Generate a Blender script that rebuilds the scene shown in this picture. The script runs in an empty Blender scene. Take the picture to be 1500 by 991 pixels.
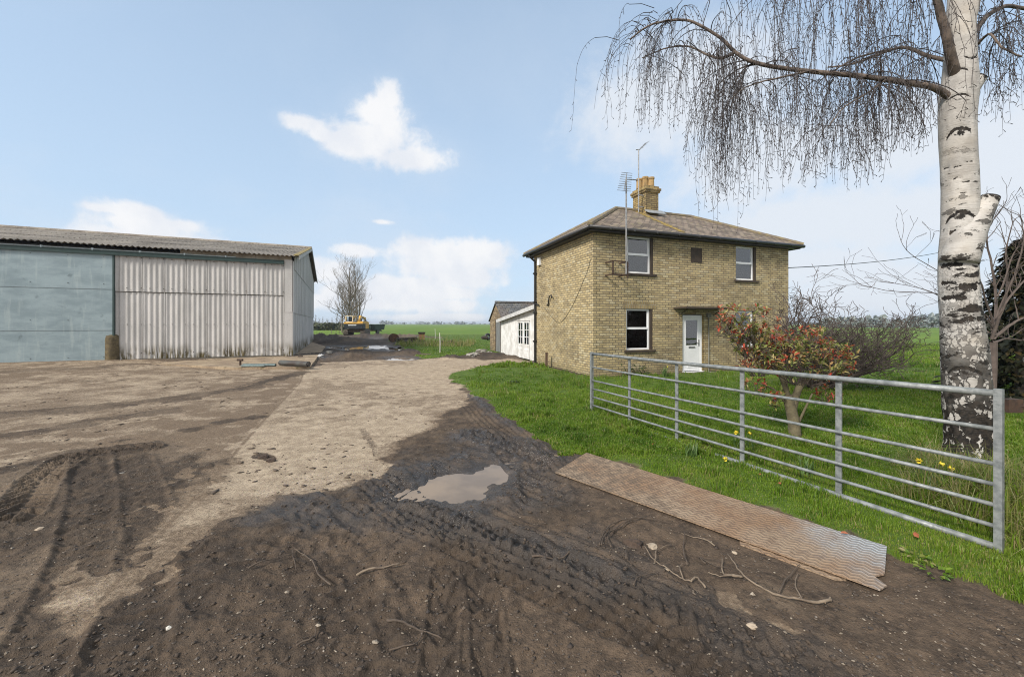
import bpy, math, random
import numpy as np
from mathutils import Vector, Matrix
random.seed(7); RNG = np.random.default_rng(11)
scene = bpy.context.scene
COL = scene.collection
F, CX, HY, HC = 580.0, 750.0, 474.0, 1.75      # lens in photo pixels, centre column, horizon row, eye height

# ------------------------------------------------------------------ layout helpers
def gp(px, py, z=0.0):
    d = (HC - z) * F / (py - HY)
    return ((px - CX) / F * d, d)
def at(px, py, d):
    return ((px - CX) / F * d, d, HC - (py - HY) * d / F)
def G(pts): return np.array([gp(*p) for p in pts])
def sstep(a, b, x):
    t = np.clip((x - a) / (b - a), 0, 1); return t * t * (3 - 2 * t)
_TAB = np.random.default_rng(3).random((256, 256))
def vnoise(x, y, seed=0):
    x = np.asarray(x, float) + seed * 17.31; y = np.asarray(y, float) + seed * 9.77
    xi = np.floor(x).astype(np.int64); yi = np.floor(y).astype(np.int64)
    fx = x - xi; fy = y - yi
    fx = fx * fx * (3 - 2 * fx); fy = fy * fy * (3 - 2 * fy)
    a = _TAB[xi & 255, yi & 255]; b = _TAB[(xi + 1) & 255, yi & 255]
    c = _TAB[xi & 255, (yi + 1) & 255]; d = _TAB[(xi + 1) & 255, (yi + 1) & 255]
    return (a * (1 - fx) + b * fx) * (1 - fy) + (c * (1 - fx) + d * fx) * fy
def fbm(x, y, oct=4, seed=0):
    s = 0; a = 0.5; t = 0
    for i in range(oct):
        s = s + a * vnoise(x * 2 ** i, y * 2 ** i, seed + i * 3); t += a; a *= 0.5
    return s / t
def sdpoly(x, y, P):
    P = np.asarray(P, float); n = len(P)
    d = np.full(np.shape(x), 1e18); ins = np.zeros(np.shape(x), bool)
    for i in range(n):
        ax, ay = P[i]; bx, by = P[(i + 1) % n]
        ex, ey = bx - ax, by - ay
        t = np.clip(((x - ax) * ex + (y - ay) * ey) / (ex * ex + ey * ey + 1e-12), 0, 1)
        d = np.minimum(d, (x - ax - t * ex) ** 2 + (y - ay - t * ey) ** 2)
        c = ((ay > y) != (by > y)) & (x < (bx - ax) * (y - ay) / (by - ay + 1e-12) + ax)
        ins ^= c
    d = np.sqrt(d)
    return np.where(ins, -d, d)
def polyline(x, y, P):
    """signed distance across and arc length along a polyline"""
    P = np.asarray(P, float); best = np.full(np.shape(x), 1e18); sd = np.zeros(np.shape(x)); al = np.zeros(np.shape(x)); L = 0
    for i in range(len(P) - 1):
        ax, ay = P[i]; ex, ey = P[i + 1] - P[i]; l = math.hypot(ex, ey)
        t = np.clip(((x - ax) * ex + (y - ay) * ey) / (l * l), 0, 1)
        dx = x - ax - t * ex; dy = y - ay - t * ey; d2 = dx * dx + dy * dy
        m = d2 < best
        best = np.where(m, d2, best); s = np.sign(ex * dy - ey * dx)
        sd = np.where(m, s * np.sqrt(d2), sd); al = np.where(m, L + t * l, al); L += l
    return sd, al

# ------------------------------------------------------------------ mesh helpers
class Geo:
    def __init__(s): s.v = []; s.q = []; s.t = []; s.n = 0; s.at = {}; s.k = 0; s.qk = []; s.tk = []
    def add(s, V, q=None, t=None, **at):
        V = np.asarray(V, float).reshape(-1, 3)
        if q is not None and len(q): s.q.append(np.asarray(q, np.int64).reshape(-1, 4) + s.n); s.qk.append(np.full(len(s.q[-1]), s.k))
        if t is not None and len(t): s.t.append(np.asarray(t, np.int64).reshape(-1, 3) + s.n); s.tk.append(np.full(len(s.t[-1]), s.k))
        s.v.append(V); s.n += len(V)
        for k, a in at.items(): s.at.setdefault(k, []).append(np.broadcast_to(np.asarray(a, float), (len(V),)))
        return s
    def box(s, x0, x1, y0, y1, z0, z1, M=None):
        V = np.array([(x, y, z) for z in (z0, z1) for y in (y0, y1) for x in (x0, x1)], float)
        if M is not None: V = np.array([tuple(M @ Vector(p)) for p in V])
        return s.add(V, [(0, 2, 3, 1), (4, 5, 7, 6), (0, 1, 5, 4), (2, 6, 7, 3), (0, 4, 6, 2), (1, 3, 7, 5)])
    def hexa(s, V):
        """8 points: bottom ring 0..3, top ring 4..7"""
        return s.add(V, [(3, 2, 1, 0), (4, 5, 6, 7), (0, 1, 5, 4), (1, 2, 6, 5), (2, 3, 7, 6), (3, 0, 4, 7)])
    def tube(s, P, R, n=6, cap=True, **at):
        P = np.asarray(P, float); N = len(P); R = np.broadcast_to(np.asarray(R, float), (N,))
        T = np.gradient(P, axis=0); T /= np.linalg.norm(T, axis=1)[:, None] + 1e-12
        ref = np.array([0, 0, 1.0]) if abs(T[:, 2]).mean() < .8 else np.array([1.0, 0.13, 0])
        U = np.cross(T, ref); U /= np.linalg.norm(U, axis=1)[:, None] + 1e-12
        W = np.cross(T, U)
        a = np.arange(n) * 2 * math.pi / n
        V = P[:, None] + R[:, None, None] * (np.cos(a)[None, :, None] * U[:, None] + np.sin(a)[None, :, None] * W[:, None])
        i = np.arange(N - 1)[:, None] * n; j = np.arange(n)[None]; k = (j + 1) % n
        q = np.stack([i + j, i + n + j, i + n + k, i + k], -1).reshape(-1, 4)
        t = []
        V = V.reshape(-1, 3)
        if cap:
            V = np.vstack([V, P[0], P[-1]]); c0 = N * n; jj = np.arange(n); kk = (jj + 1) % n
            t = np.vstack([np.stack([jj, kk, np.full(n, c0)], 1), np.stack([(N - 1) * n + kk, (N - 1) * n + jj, np.full(n, c0 + 1)], 1)])
        return s.add(V, q, t, **at)
    def cyl(s, c, r, h, n=16, r2=None):
        return s.tube([c, (c[0], c[1], c[2] + h)], [r, r if r2 is None else r2], n)
    def poly(s, pts, z0, z1):
        """extruded convex-ish polygon (fan), counter-clockwise"""
        n = len(pts); c = np.mean(np.array(pts, float), 0)
        V = [(p[0], p[1], z0) for p in pts] + [(p[0], p[1], z1) for p in pts] + [(c[0], c[1], z0), (c[0], c[1], z1)]
        q = [(i, (i + 1) % n, n + (i + 1) % n, n + i) for i in range(n)]
        t = [((i + 1) % n, i, 2 * n) for i in range(n)] + [(n + i, n + (i + 1) % n, 2 * n + 1) for i in range(n)]
        return s.add(V, q, t)
    def sheet(s, X):
        """grid of points (a,b,3)"""
        a, b = X.shape[:2]; i = np.arange(a - 1)[:, None] * b; j = np.arange(b - 1)[None]
        q = np.stack([i + j, i + j + 1, i + b + j + 1, i + b + j], -1).reshape(-1, 4)
        return s.add(X.reshape(-1, 3), q)
    def build(s, name, mat, parent=None, smooth=False, uv=False, attrs=None):
        V = np.vstack(s.v)
        q = np.vstack(s.q) if s.q else np.zeros((0, 4), np.int64)
        t = np.vstack(s.t) if s.t else np.zeros((0, 3), np.int64)
        me = bpy.data.meshes.new(name)
        me.vertices.add(len(V)); me.vertices.foreach_set('co', V.astype(np.float32).ravel())
        loops = np.concatenate([q.ravel(), t.ravel()]).astype(np.int32)
        me.loops.add(len(loops)); me.loops.foreach_set('vertex_index', loops)
        nf = len(q) + len(t); me.polygons.add(nf)
        st = np.concatenate([np.arange(len(q)) * 4, len(q) * 4 + np.arange(len(t)) * 3]).astype(np.int32)
        me.polygons.foreach_set('loop_start', st)
        me.polygons.foreach_set('use_smooth', np.full(nf, bool(smooth)))
        A = dict(attrs or {})
        for k, l in s.at.items(): A[k] = np.concatenate(l)
        for k, a in A.items():
            at_ = me.attributes.new(k, 'FLOAT', 'POINT'); at_.data.foreach_set('value', np.asarray(a, np.float32))
        if uv:
            UV = []
            for fs in (q, t):
                if not len(fs): continue
                p = V[fs]; n = np.cross(p[:, 1] - p[:, 0], p[:, 2] - p[:, 0]); n /= np.linalg.norm(n, axis=1)[:, None] + 1e-12
                u = np.stack([-n[:, 1], n[:, 0], np.zeros(len(n))], 1); l = np.linalg.norm(u, axis=1)
                u = np.where((l < .05)[:, None], [[1.0, 0, 0]], u / (l[:, None] + 1e-12)); w = np.cross(n, u)
                UV.append(np.stack([(p * u[:, None]).sum(-1), (p * w[:, None]).sum(-1)], -1).reshape(-1, 2))
            lay = me.uv_layers.new(name='UVMap'); lay.data.foreach_set('uv', np.vstack(UV).astype(np.float32).ravel())
        me.update(calc_edges=True); me.validate()
        for m_ in (mat if isinstance(mat, (list, tuple)) else [mat]): me.materials.append(m_)
        if isinstance(mat, (list, tuple)): me.polygons.foreach_set('material_index', np.concatenate(s.qk + s.tk).astype(np.int32))
        o = bpy.data.objects.new(name, me); COL.objects.link(o)
        if parent is not None: o.parent = parent
        return o
def thing(name, label, cat, loc=(0, 0, 0), rz=0.0, group=None):
    o = bpy.data.objects.new(name, None); COL.objects.link(o); o.empty_display_size = .2
    o.location = loc; o.rotation_euler = (0, 0, rz); return tag(o, label, cat, group)
def tag(o, label, cat, group=None, kind=None):
    o['label'] = label; o['category'] = cat
    if group: o['group'] = group
    if kind: o['kind'] = kind
    return o
def struct(o, kind='structure', label=None, cat=None):
    o['kind'] = kind
    if label: o['label'] = label
    if cat: o['category'] = cat
    return o

# ------------------------------------------------------------------ material helpers
def lin(r, g, b):
    f = lambda c: (c / 255 / 12.92) if c <= 10 else ((c / 255 + .055) / 1.055) ** 2.4
    return (f(r), f(g), f(b))
class NT:
    def __init__(s, name):
        s.m = bpy.data.materials.new(name); s.m.use_nodes = True; s.t = s.m.node_tree; s.t.nodes.clear()
        s.out = s.t.nodes.new('ShaderNodeOutputMaterial'); s.p = s.n('ShaderNodeBsdfPrincipled')
        s.l(s.p.outputs[0], s.out.inputs[0])
    def n(s, typ, **kw):
        nd = s.t.nodes.new(typ)
        for k, v in kw.items(): setattr(nd, k, v)
        return nd
    def l(s, a, b): s.t.links.new(a, b)
    def set(s, nd, key, v):
        if hasattr(v, 'is_linked'): s.l(v, nd.inputs[key])
        elif isinstance(v, tuple) and len(v) == 3 and nd.inputs[key].type == 'RGBA': nd.inputs[key].default_value = (*v, 1)
        else: nd.inputs[key].default_value = v
    def coord(s, kind='Object', scale=None):
        c = s.n('ShaderNodeTexCoord').outputs[kind]
        if scale is not None:
            m = s.n('ShaderNodeMapping'); m.inputs['Scale'].default_value = scale if isinstance(scale, tuple) else (scale,) * 3
            s.l(c, m.inputs[0]); c = m.outputs[0]
        return c
    def noise(s, co, scale, detail=4, rough=.55, dist=0.0):
        nd = s.n('ShaderNodeTexNoise'); s.l(co, nd.inputs['Vector'])
        nd.inputs['Scale'].default_value = scale; nd.inputs['Detail'].default_value = detail
        nd.inputs['Roughness'].default_value = rough; nd.inputs['Distortion'].default_value = dist
        return nd.outputs['Fac']
    def voro(s, co, scale, feat='F1', out='Distance', rnd=1.0):
        nd = s.n('ShaderNodeTexVoronoi', feature=feat); s.l(co, nd.inputs['Vector']); nd.inputs['Scale'].default_value = scale
        nd.inputs['Randomness'].default_value = rnd
        return nd.outputs[out]
    def ramp(s, fac, a, b, lo=0.0, hi=1.0):
        nd = s.n('ShaderNodeMapRange', interpolation_type='SMOOTHSTEP'); s.set(nd, 0, fac)
        nd.inputs[1].default_value = a; nd.inputs[2].default_value = b; nd.inputs[3].default_value = lo; nd.inputs[4].default_value = hi
        return nd.outputs[0]
    def mix(s, fac, a, b, bt='MIX'):
        nd = s.n('ShaderNodeMix', data_type='RGBA', blend_type=bt)
        s.set(nd, 0, fac)
        for k, v in ((6, a), (7, b)):
            if hasattr(v, 'is_linked'): s.l(v, nd.inputs[k])
            else: nd.inputs[k].default_value = (*v, 1)
        return nd.outputs[2]
    def math(s, op, a, b=0.0, c=None):
        nd = s.n('ShaderNodeMath', operation=op); s.set(nd, 0, a); s.set(nd, 1, b)
        if c is not None: s.set(nd, 2, c)
        return nd.outputs[0]
    def attr(s, name): return s.n('ShaderNodeAttribute', attribute_name=name).outputs['Fac']
    def sep(s, co):
        nd = s.n('ShaderNodeSeparateXYZ'); s.l(co, nd.inputs[0]); return nd.outputs
    def bump(s, h, dist=.01, strength=1.0):
        nd = s.n('ShaderNodeBump'); s.set(nd, 'Height', h); nd.inputs['Distance'].default_value = dist; nd.inputs['Strength'].default_value = strength
        s.l(nd.outputs[0], s.p.inputs['Normal']); return nd
    def done(s, color=None, rough=None, metal=None, spec=None):
        if color is not None: s.set(s.p, 'Base Color', color)
        if rough is not None: s.set(s.p, 'Roughness', rough)
        if metal is not None: s.set(s.p, 'Metallic', metal)
        if spec is not None: s.set(s.p, 'Specular IOR Level', spec)
        return s.m
def plain(name, c1, c2=None, scale=6.0, rough=.7, metal=0.0, bump=.002, bscale=40.0, stretch=None, spec=.5):
    """weathered two-tone surface with a little relief"""
    s = NT(name); co = s.coord('Object', stretch); c2 = c2 or tuple(x * .7 for x in c1)
    f = s.ramp(s.noise(co, scale, 5, .62), .34, .68); col = s.mix(f, c1, c2)
    fine = s.noise(co, bscale, 3, .6)
    col = s.mix(s.ramp(fine, .35, .7, 0, .22), col, tuple(x * .55 for x in c1))
    if bump: s.bump(fine, bump)
    return s.done(col, s.ramp(fine, .3, .7, max(.05, rough - .08), min(1, rough + .08)), metal, spec)
EXPOSURE = 0.85; SKYG = 1.0; GRASS_SCALE = 1.0; HAZE = .0004; DENOISE = True
FIELD1 = (.085,.155,.014); FIELD2 = (.125,.20,.020); FIELD3 = (.15,.19,.03)
# ------------------------------------------------------------------ camera, light, sky
scene.view_settings.view_transform = 'Standard'; scene.view_settings.look = 'None'
scene.view_settings.exposure = EXPOSURE; scene.view_settings.gamma = 1; scene.view_settings.use_curve_mapping = False
cam = bpy.data.cameras.new('camera'); camo = bpy.data.objects.new('camera', cam); COL.objects.link(camo)
cam.sensor_width = 36; cam.lens = 36 * F / 1500; cam.clip_end = 12000; cam.clip_start = .05
camo.location = (0, 0, HC); camo.rotation_euler = (math.pi / 2, 0, 0)
cam.shift_y = -(495.5 - HY) / 1500
scene.camera = camo
scene.render.engine = 'CYCLES'; scene.cycles.filter_width = 1.05; scene.cycles.use_denoising = DENOISE; scene.cycles.denoising_prefilter = 'NONE'; scene.cycles.volume_bounces = 0
SUN = Vector((-.62, -.60, .62)).normalized()
sl = bpy.data.lights.new('sun', 'SUN'); sl.energy = 2.5; sl.angle = math.radians(11); sl.color = (1, .93, .84)
so = bpy.data.objects.new('sun', sl); COL.objects.link(so); so.rotation_euler = SUN.to_track_quat('Z', 'Y').to_euler()
world = bpy.data.worlds.new('World'); scene.world = world; world.use_nodes = True
def build_sky():
    t = world.node_tree; t.nodes.clear()
    s = NT.__new__(NT); s.t = t
    out = s.n('ShaderNodeOutputWorld'); bg = s.n('ShaderNodeBackground'); bg.inputs[1].default_value = .11
    s.l(bg.outputs[0], out.inputs[0])
    sky = s.n('ShaderNodeTexSky'); sky.sky_type = 'NISHITA'; sky.sun_disc = False
    sky.sun_elevation = math.asin(SUN.z); sky.sun_rotation = math.atan2(SUN.x, SUN.y) % (2 * math.pi)
    sky.air_density = 1.0; sky.dust_density = .6; sky.ozone_density = 1.2
    d = s.coord('Generated'); x, y, z = s.sep(d)
    az = s.math('ARCTAN2', x, y); el = s.math('ARCSINE', z)
    # flat cloud layer coordinates: direction projected on a plane overhead
    den = s.math('ADD', s.math('MAXIMUM', z, 0.0), .16)
    cv = s.n('ShaderNodeCombineXYZ'); s.l(s.math('DIVIDE', x, den), cv.inputs[0]); s.l(s.math('DIVIDE', y, den), cv.inputs[1])
    cp = cv.outputs[0]
    n1 = s.noise(d, 8.5, 10, .62, .5); n2 = s.noise(d, 2.6, 5, .55); n3 = s.noise(cp, 1.1, 6, .55, .3)
    # pale milky air low down
    base = s.mix(.0, sky.outputs[0], (1, 1, 1))
    milk = s.ramp(el, .02, .75, .88, .58)
    base = s.mix(milk, base, SKY_PALE)
    # thin broad veil
    veil = s.ramp(s.math('ADD', s.math('MULTIPLY', n2, .5), s.math('MULTIPLY', n3, .5)), .44, .66, 0, .6)
    base = s.mix(s.math('MULTIPLY', veil, s.ramp(el, 0.0, .6, 1.0, .35)), base, SKY_VEIL)
    # cumulus: each a cluster of soft ellipses in azimuth / elevation, edges broken by noise
    def D(px, py):
        v = Vector(((px - CX) / F, 1, (HY - py) / F)).normalized()
        return math.atan2(v.x, v.y), math.asin(v.z)
    C = [(545,205,72,42),(555,170,48,36),(570,142,22,26),(510,208,50,26),(600,230,62,20),(447,181,36,15),(470,196,26,14),
         (200,312,75,18),(215,328,90,22),(150,305,34,10),(265,330,34,12),
         (645,385,75,34),(610,365,40,20),(690,405,50,22),(600,420,90,20),(520,367,38,12),(560,432,70,14),(470,400,60,30),(560,325,16,5),
         (640,465,110,8),(660,430,60,14),(470,440,50,20),(215,350,110,24)]
    C += [(700,375,60,26),(610,445,120,16),(500,425,60,22)]
    # veiled, greyer banks on the right side
    B = [(1200,390,90,24),(1300,420,130,22),(1470,240,90,50),(1330,210,90,40),(1240,430,60,20),(1420,300,90,40),(1180,330,110,30),(1300,320,130,36),(1000,150,100,50),(1100,240,90,40),(1600,330,160,80),(930,440,80,26)]
    def cluster(lst, soft, lo, hi):
        m = None
        for (px, py, rx, ry) in lst:
            a0, e0 = D(px, py); a1, _ = D(px + rx, py); _, e1 = D(px, py - ry)
            da = s.math('DIVIDE', s.math('SUBTRACT', az, a0), abs(a1 - a0)); de = s.math('DIVIDE', s.math('SUBTRACT', el, e0), abs(e1 - e0))
            r = s.math('SQRT', s.math('ADD', s.math('MULTIPLY', da, da), s.math('MULTIPLY', de, de)))
            v = s.math('SUBTRACT', 1.0, r)
            m = v if m is None else s.math('SMOOTH_MAX', m, v, .25)
        m = s.math('ADD', m, s.math('MULTIPLY', s.math('SUBTRACT', nz, .5), soft))
        return s.ramp(m, lo, hi)
    n5 = s.noise(d, 22.0, 5, .6, .2)
    nz = s.math('ADD', s.math('MULTIPLY', n1, .62), s.math('MULTIPLY', n5, .38))
    mB = cluster([(a, b, c * 1.35, d_ * 1.4) for a, b, c, d_ in B], 3.0, -1.0, .45)
    base = s.mix(s.math('MULTIPLY', mB, .92), base, SKY_BANK)
    mH = cluster(C, 2.2, -.75, .75)
    base = s.mix(s.math('MULTIPLY', mH, .38), base, SKY_VEIL)
    mC = cluster(C, 2.8, -.18, .48)
    shade = s.ramp(s.noise(d, 12.0, 5, .55), .3, .7)
    base = s.mix(s.math('MULTIPLY', mC, .95), base, s.mix(shade, SKY_CLOUD2, SKY_CLOUD))
    # unseen cloud overhead and behind the viewer, added as neutral fill light
    cover = s.math('MAXIMUM', s.ramp(y, .05, -.45, 0, .85), s.ramp(el, .85, 1.25, 0, .7))
    base = s.mix(s.math('MULTIPLY', cover, s.ramp(n3, .25, .6, .65, 1.0)), base, SKY_FILL)
    s.l(base, bg.inputs[0])
    world['kind'] = 'structure'
k = .11 * 2 ** EXPOSURE
SKY_PALE = tuple(c / k * SKYG for c in (.57, .735, .925)); SKY_VEIL = tuple(c / k * SKYG for c in (.66, .765, .90))
SKY_FILL = tuple(c / k * SKYG for c in (1.12, 1.11, 1.09)); SKY_BANK = tuple(c / k * SKYG for c in (.80, .85, .92)); SKY_CLOUD = tuple(c / k * SKYG for c in (.97, .97, .98)); SKY_CLOUD2 = tuple(c / k * SKYG for c in (.83, .86, .92))
build_sky()
# ------------------------------------------------------------------ ground: zones, heights, one sheet
def cr(pts, s, ox, oy): return G([(ox + a / s, oy + b / s) for a, b in pts])
LAWN = np.vstack([G([(776,533),(740,531.5),(700,537.5),(656,547.5),(664,557),(692,576),(722,603),(762,626),(800,645),(846,664)]),
                  np.array([(1.02,5.30),(2.95,3.05),(3.06,2.86)]), np.array([(3.2,2.62),(3.0,2.2),(3.2,1.7),(3.7,1.0),(4.6,-1.5),(60,-3),(60,66),(20,66),(9,25),(1.4,19)])])
MEADOW = np.vstack([G([(565,493.5),(574,503),(607,513),(617,525),(646,523.5),(682,521.5),(718,517)]), np.array([(0.4,24),(9,24),(20,66),(-13,66)])])
BACKGRASS = np.array([(-80,66),(-31,66),(-22,52),(-21,44),(-30,40),(-80,40)])
CONC = G([(-300,536),(175,529),(345,537),(455,537),(475,531),(560,527.5),(640,525.5),(700,521.5),(740,518.5),(778,530),(740,532),(700,538),
          (655,548),(690,577),(704,592),(662,606),(622,632),(590,648),(560,672),(530,690),(470,706),(400,726),(345,748),(262,785),(200,850),(150,905),(100,950),
          (84,930),(135,870),(210,790),(270,735),(300,695),(215,656),(120,656),(40,684),(-300,735)])
SLABBIT = cr([(640,430),(740,460),(770,500),(860,560),(960,590),(1050,635),(960,635),(880,595),(790,545),(730,515),(670,490)], 3.409, 860, 740)
JOINT = G([(447,536),(440,560),(380,622),(310,702),(215,802),(140,890)])
PUDDLE = G([(602,714),(616,702),(636,695),(668,689),(696,682),(716,675),(748,673),(744,692),(730,704),(720,711),(718,722),(700,728),(684,737),(672,741),(654,740),(636,733),(618,723)])
PUD_B = G([(788,660),(790,648),(812,652),(834,662),(820,670),(800,668)])
S1 = 9.907
FARP = [cr([(320,690),(350,660),(420,655),(490,672),(500,690),(430,697)], S1, 450, 440),
        cr([(510,735),(530,690),(560,655),(800,652),(840,668),(1180,668),(1300,690),(1340,668),(1420,690),(1450,712),(1300,722),(1000,728),(850,740),(640,745)], S1, 450, 440),
        cr([(1120,845),(1160,830),(1300,812),(1500,818),(1620,828),(1600,842),(1480,856),(1280,860)], S1, 450, 440),
        cr([(190,855),(230,810),(300,798),(380,800),(390,822),(300,862)], S1, 450, 440),
        cr([(880,662),(900,648),(1050,640),(1160,648),(1100,664)], S1, 450, 440),
        cr([(940,568),(970,552),(1040,556),(1050,570),(990,578)], S1, 450, 440)]
STREAKS = [(G([(-250,612),(0,606),(130,598),(250,584),(350,570),(442,545)]), .55, .95), (G([(-250,650),(0,640),(70,630),(160,612),(250,600)]), .45, .7),
           (G([(285,628),(330,616),(372,611)]), .3, .8), (G([(-120,742),(0,694),(100,666),(215,653)]), .33, .95), (G([(100,640),(190,632),(280,645)]), .2, .4),
           (G([(0,551),(60,546),(130,544),(175,538)]), .7, .55), (G([(200,536),(330,536)]), .35, .7), (G([(380,666),(395,672)]), .12, .9), (G([(560,580),(575,583)]), .15, .5),
           (G([(700,560),(690,600),(640,636)]), .30, .75), (G([(530,628),(545,650),(548,668)]), .08, .5), (G([(480,545),(640,532)]), .5, .35)]
TRACKS = [  # centreline, half width, depth, lug height, lug spacing
    (G([(548,700),(590,742),(680,790),(800,845),(1000,930),(1200,1010)]), .26, .016, .022, .10),
    (G([(700,640),(740,655),(790,690),(800,730)]), .24, .022, .024, .12),
    (G([(20,760),(60,700),(100,672),(160,660),(215,655)]), .17, .020, .038, .15),
    (G([(132,668),(138,720),(128,800),(90,900),(20,1010)]), .17, .012, .004, .12),
    (G([(196,672),(212,730),(215,810),(200,900),(170,1010)]), .17, .012, .004, .12),
    (G([(652,840),(650,900),(640,1000)]), .09, .010, .010, .16),
    (G([(700,850),(712,900),(720,1010)]), .09, .010, .010, .16),
    (G([(500,880),(510,940),(520,1010)]), .12, .006, .006, .10),
    (G([(600,690),(560,720),(520,800),(500,900)]), .2, .008, .008, .11),
    (G([(430,800),(560,760),(640,770)]), .2, .008, .009, .12)]
RIBS = [(G([(545,690),(600,738),(700,782),(860,842),(980,900)]), .42, .085, .026), (G([(690,590),(720,620),(760,650),(800,690)]), .40, .10, .024), (G([(470,745),(560,730),(640,750)]), .3, .09, .014),
        (G([(60,700),(130,672),(215,655)]), .2, .07, .014), (G([(640,830),(690,920),(720,1000)]), .5, .22, .014), (G([(440,790),(520,900),(560,1000)]), .4, .12, .010), (G([(900,780),(1050,880),(1200,980)]), .5, .16, .010)]
HOUSE_A = np.array([2.64, 12.85]); HU = np.array([.943, .332]); HV = np.array([-.332, .943]); HROT = math.atan2(HU[1], HU[0])
def house_pt(a, b): return HOUSE_A + a * HU + b * HV
BARN_A = np.array([-11.33, 20.4]); BU = np.array([-.915, -.402]); BV = np.array([-.402, .915])
def barn_pt(a, b): return BARN_A + a * BU + b * BV
PLATE = [(.50,4.61),(2.376,2.557),(2.46,2.60),(2.47,2.70),(2.56,2.72),(2.906,3.07),(1.0,5.31)]
PLATE2 = [(1.80,3.13),(2.20,2.695),(2.27,2.69),(2.5,2.9),(1.9,3.3)]

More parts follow.
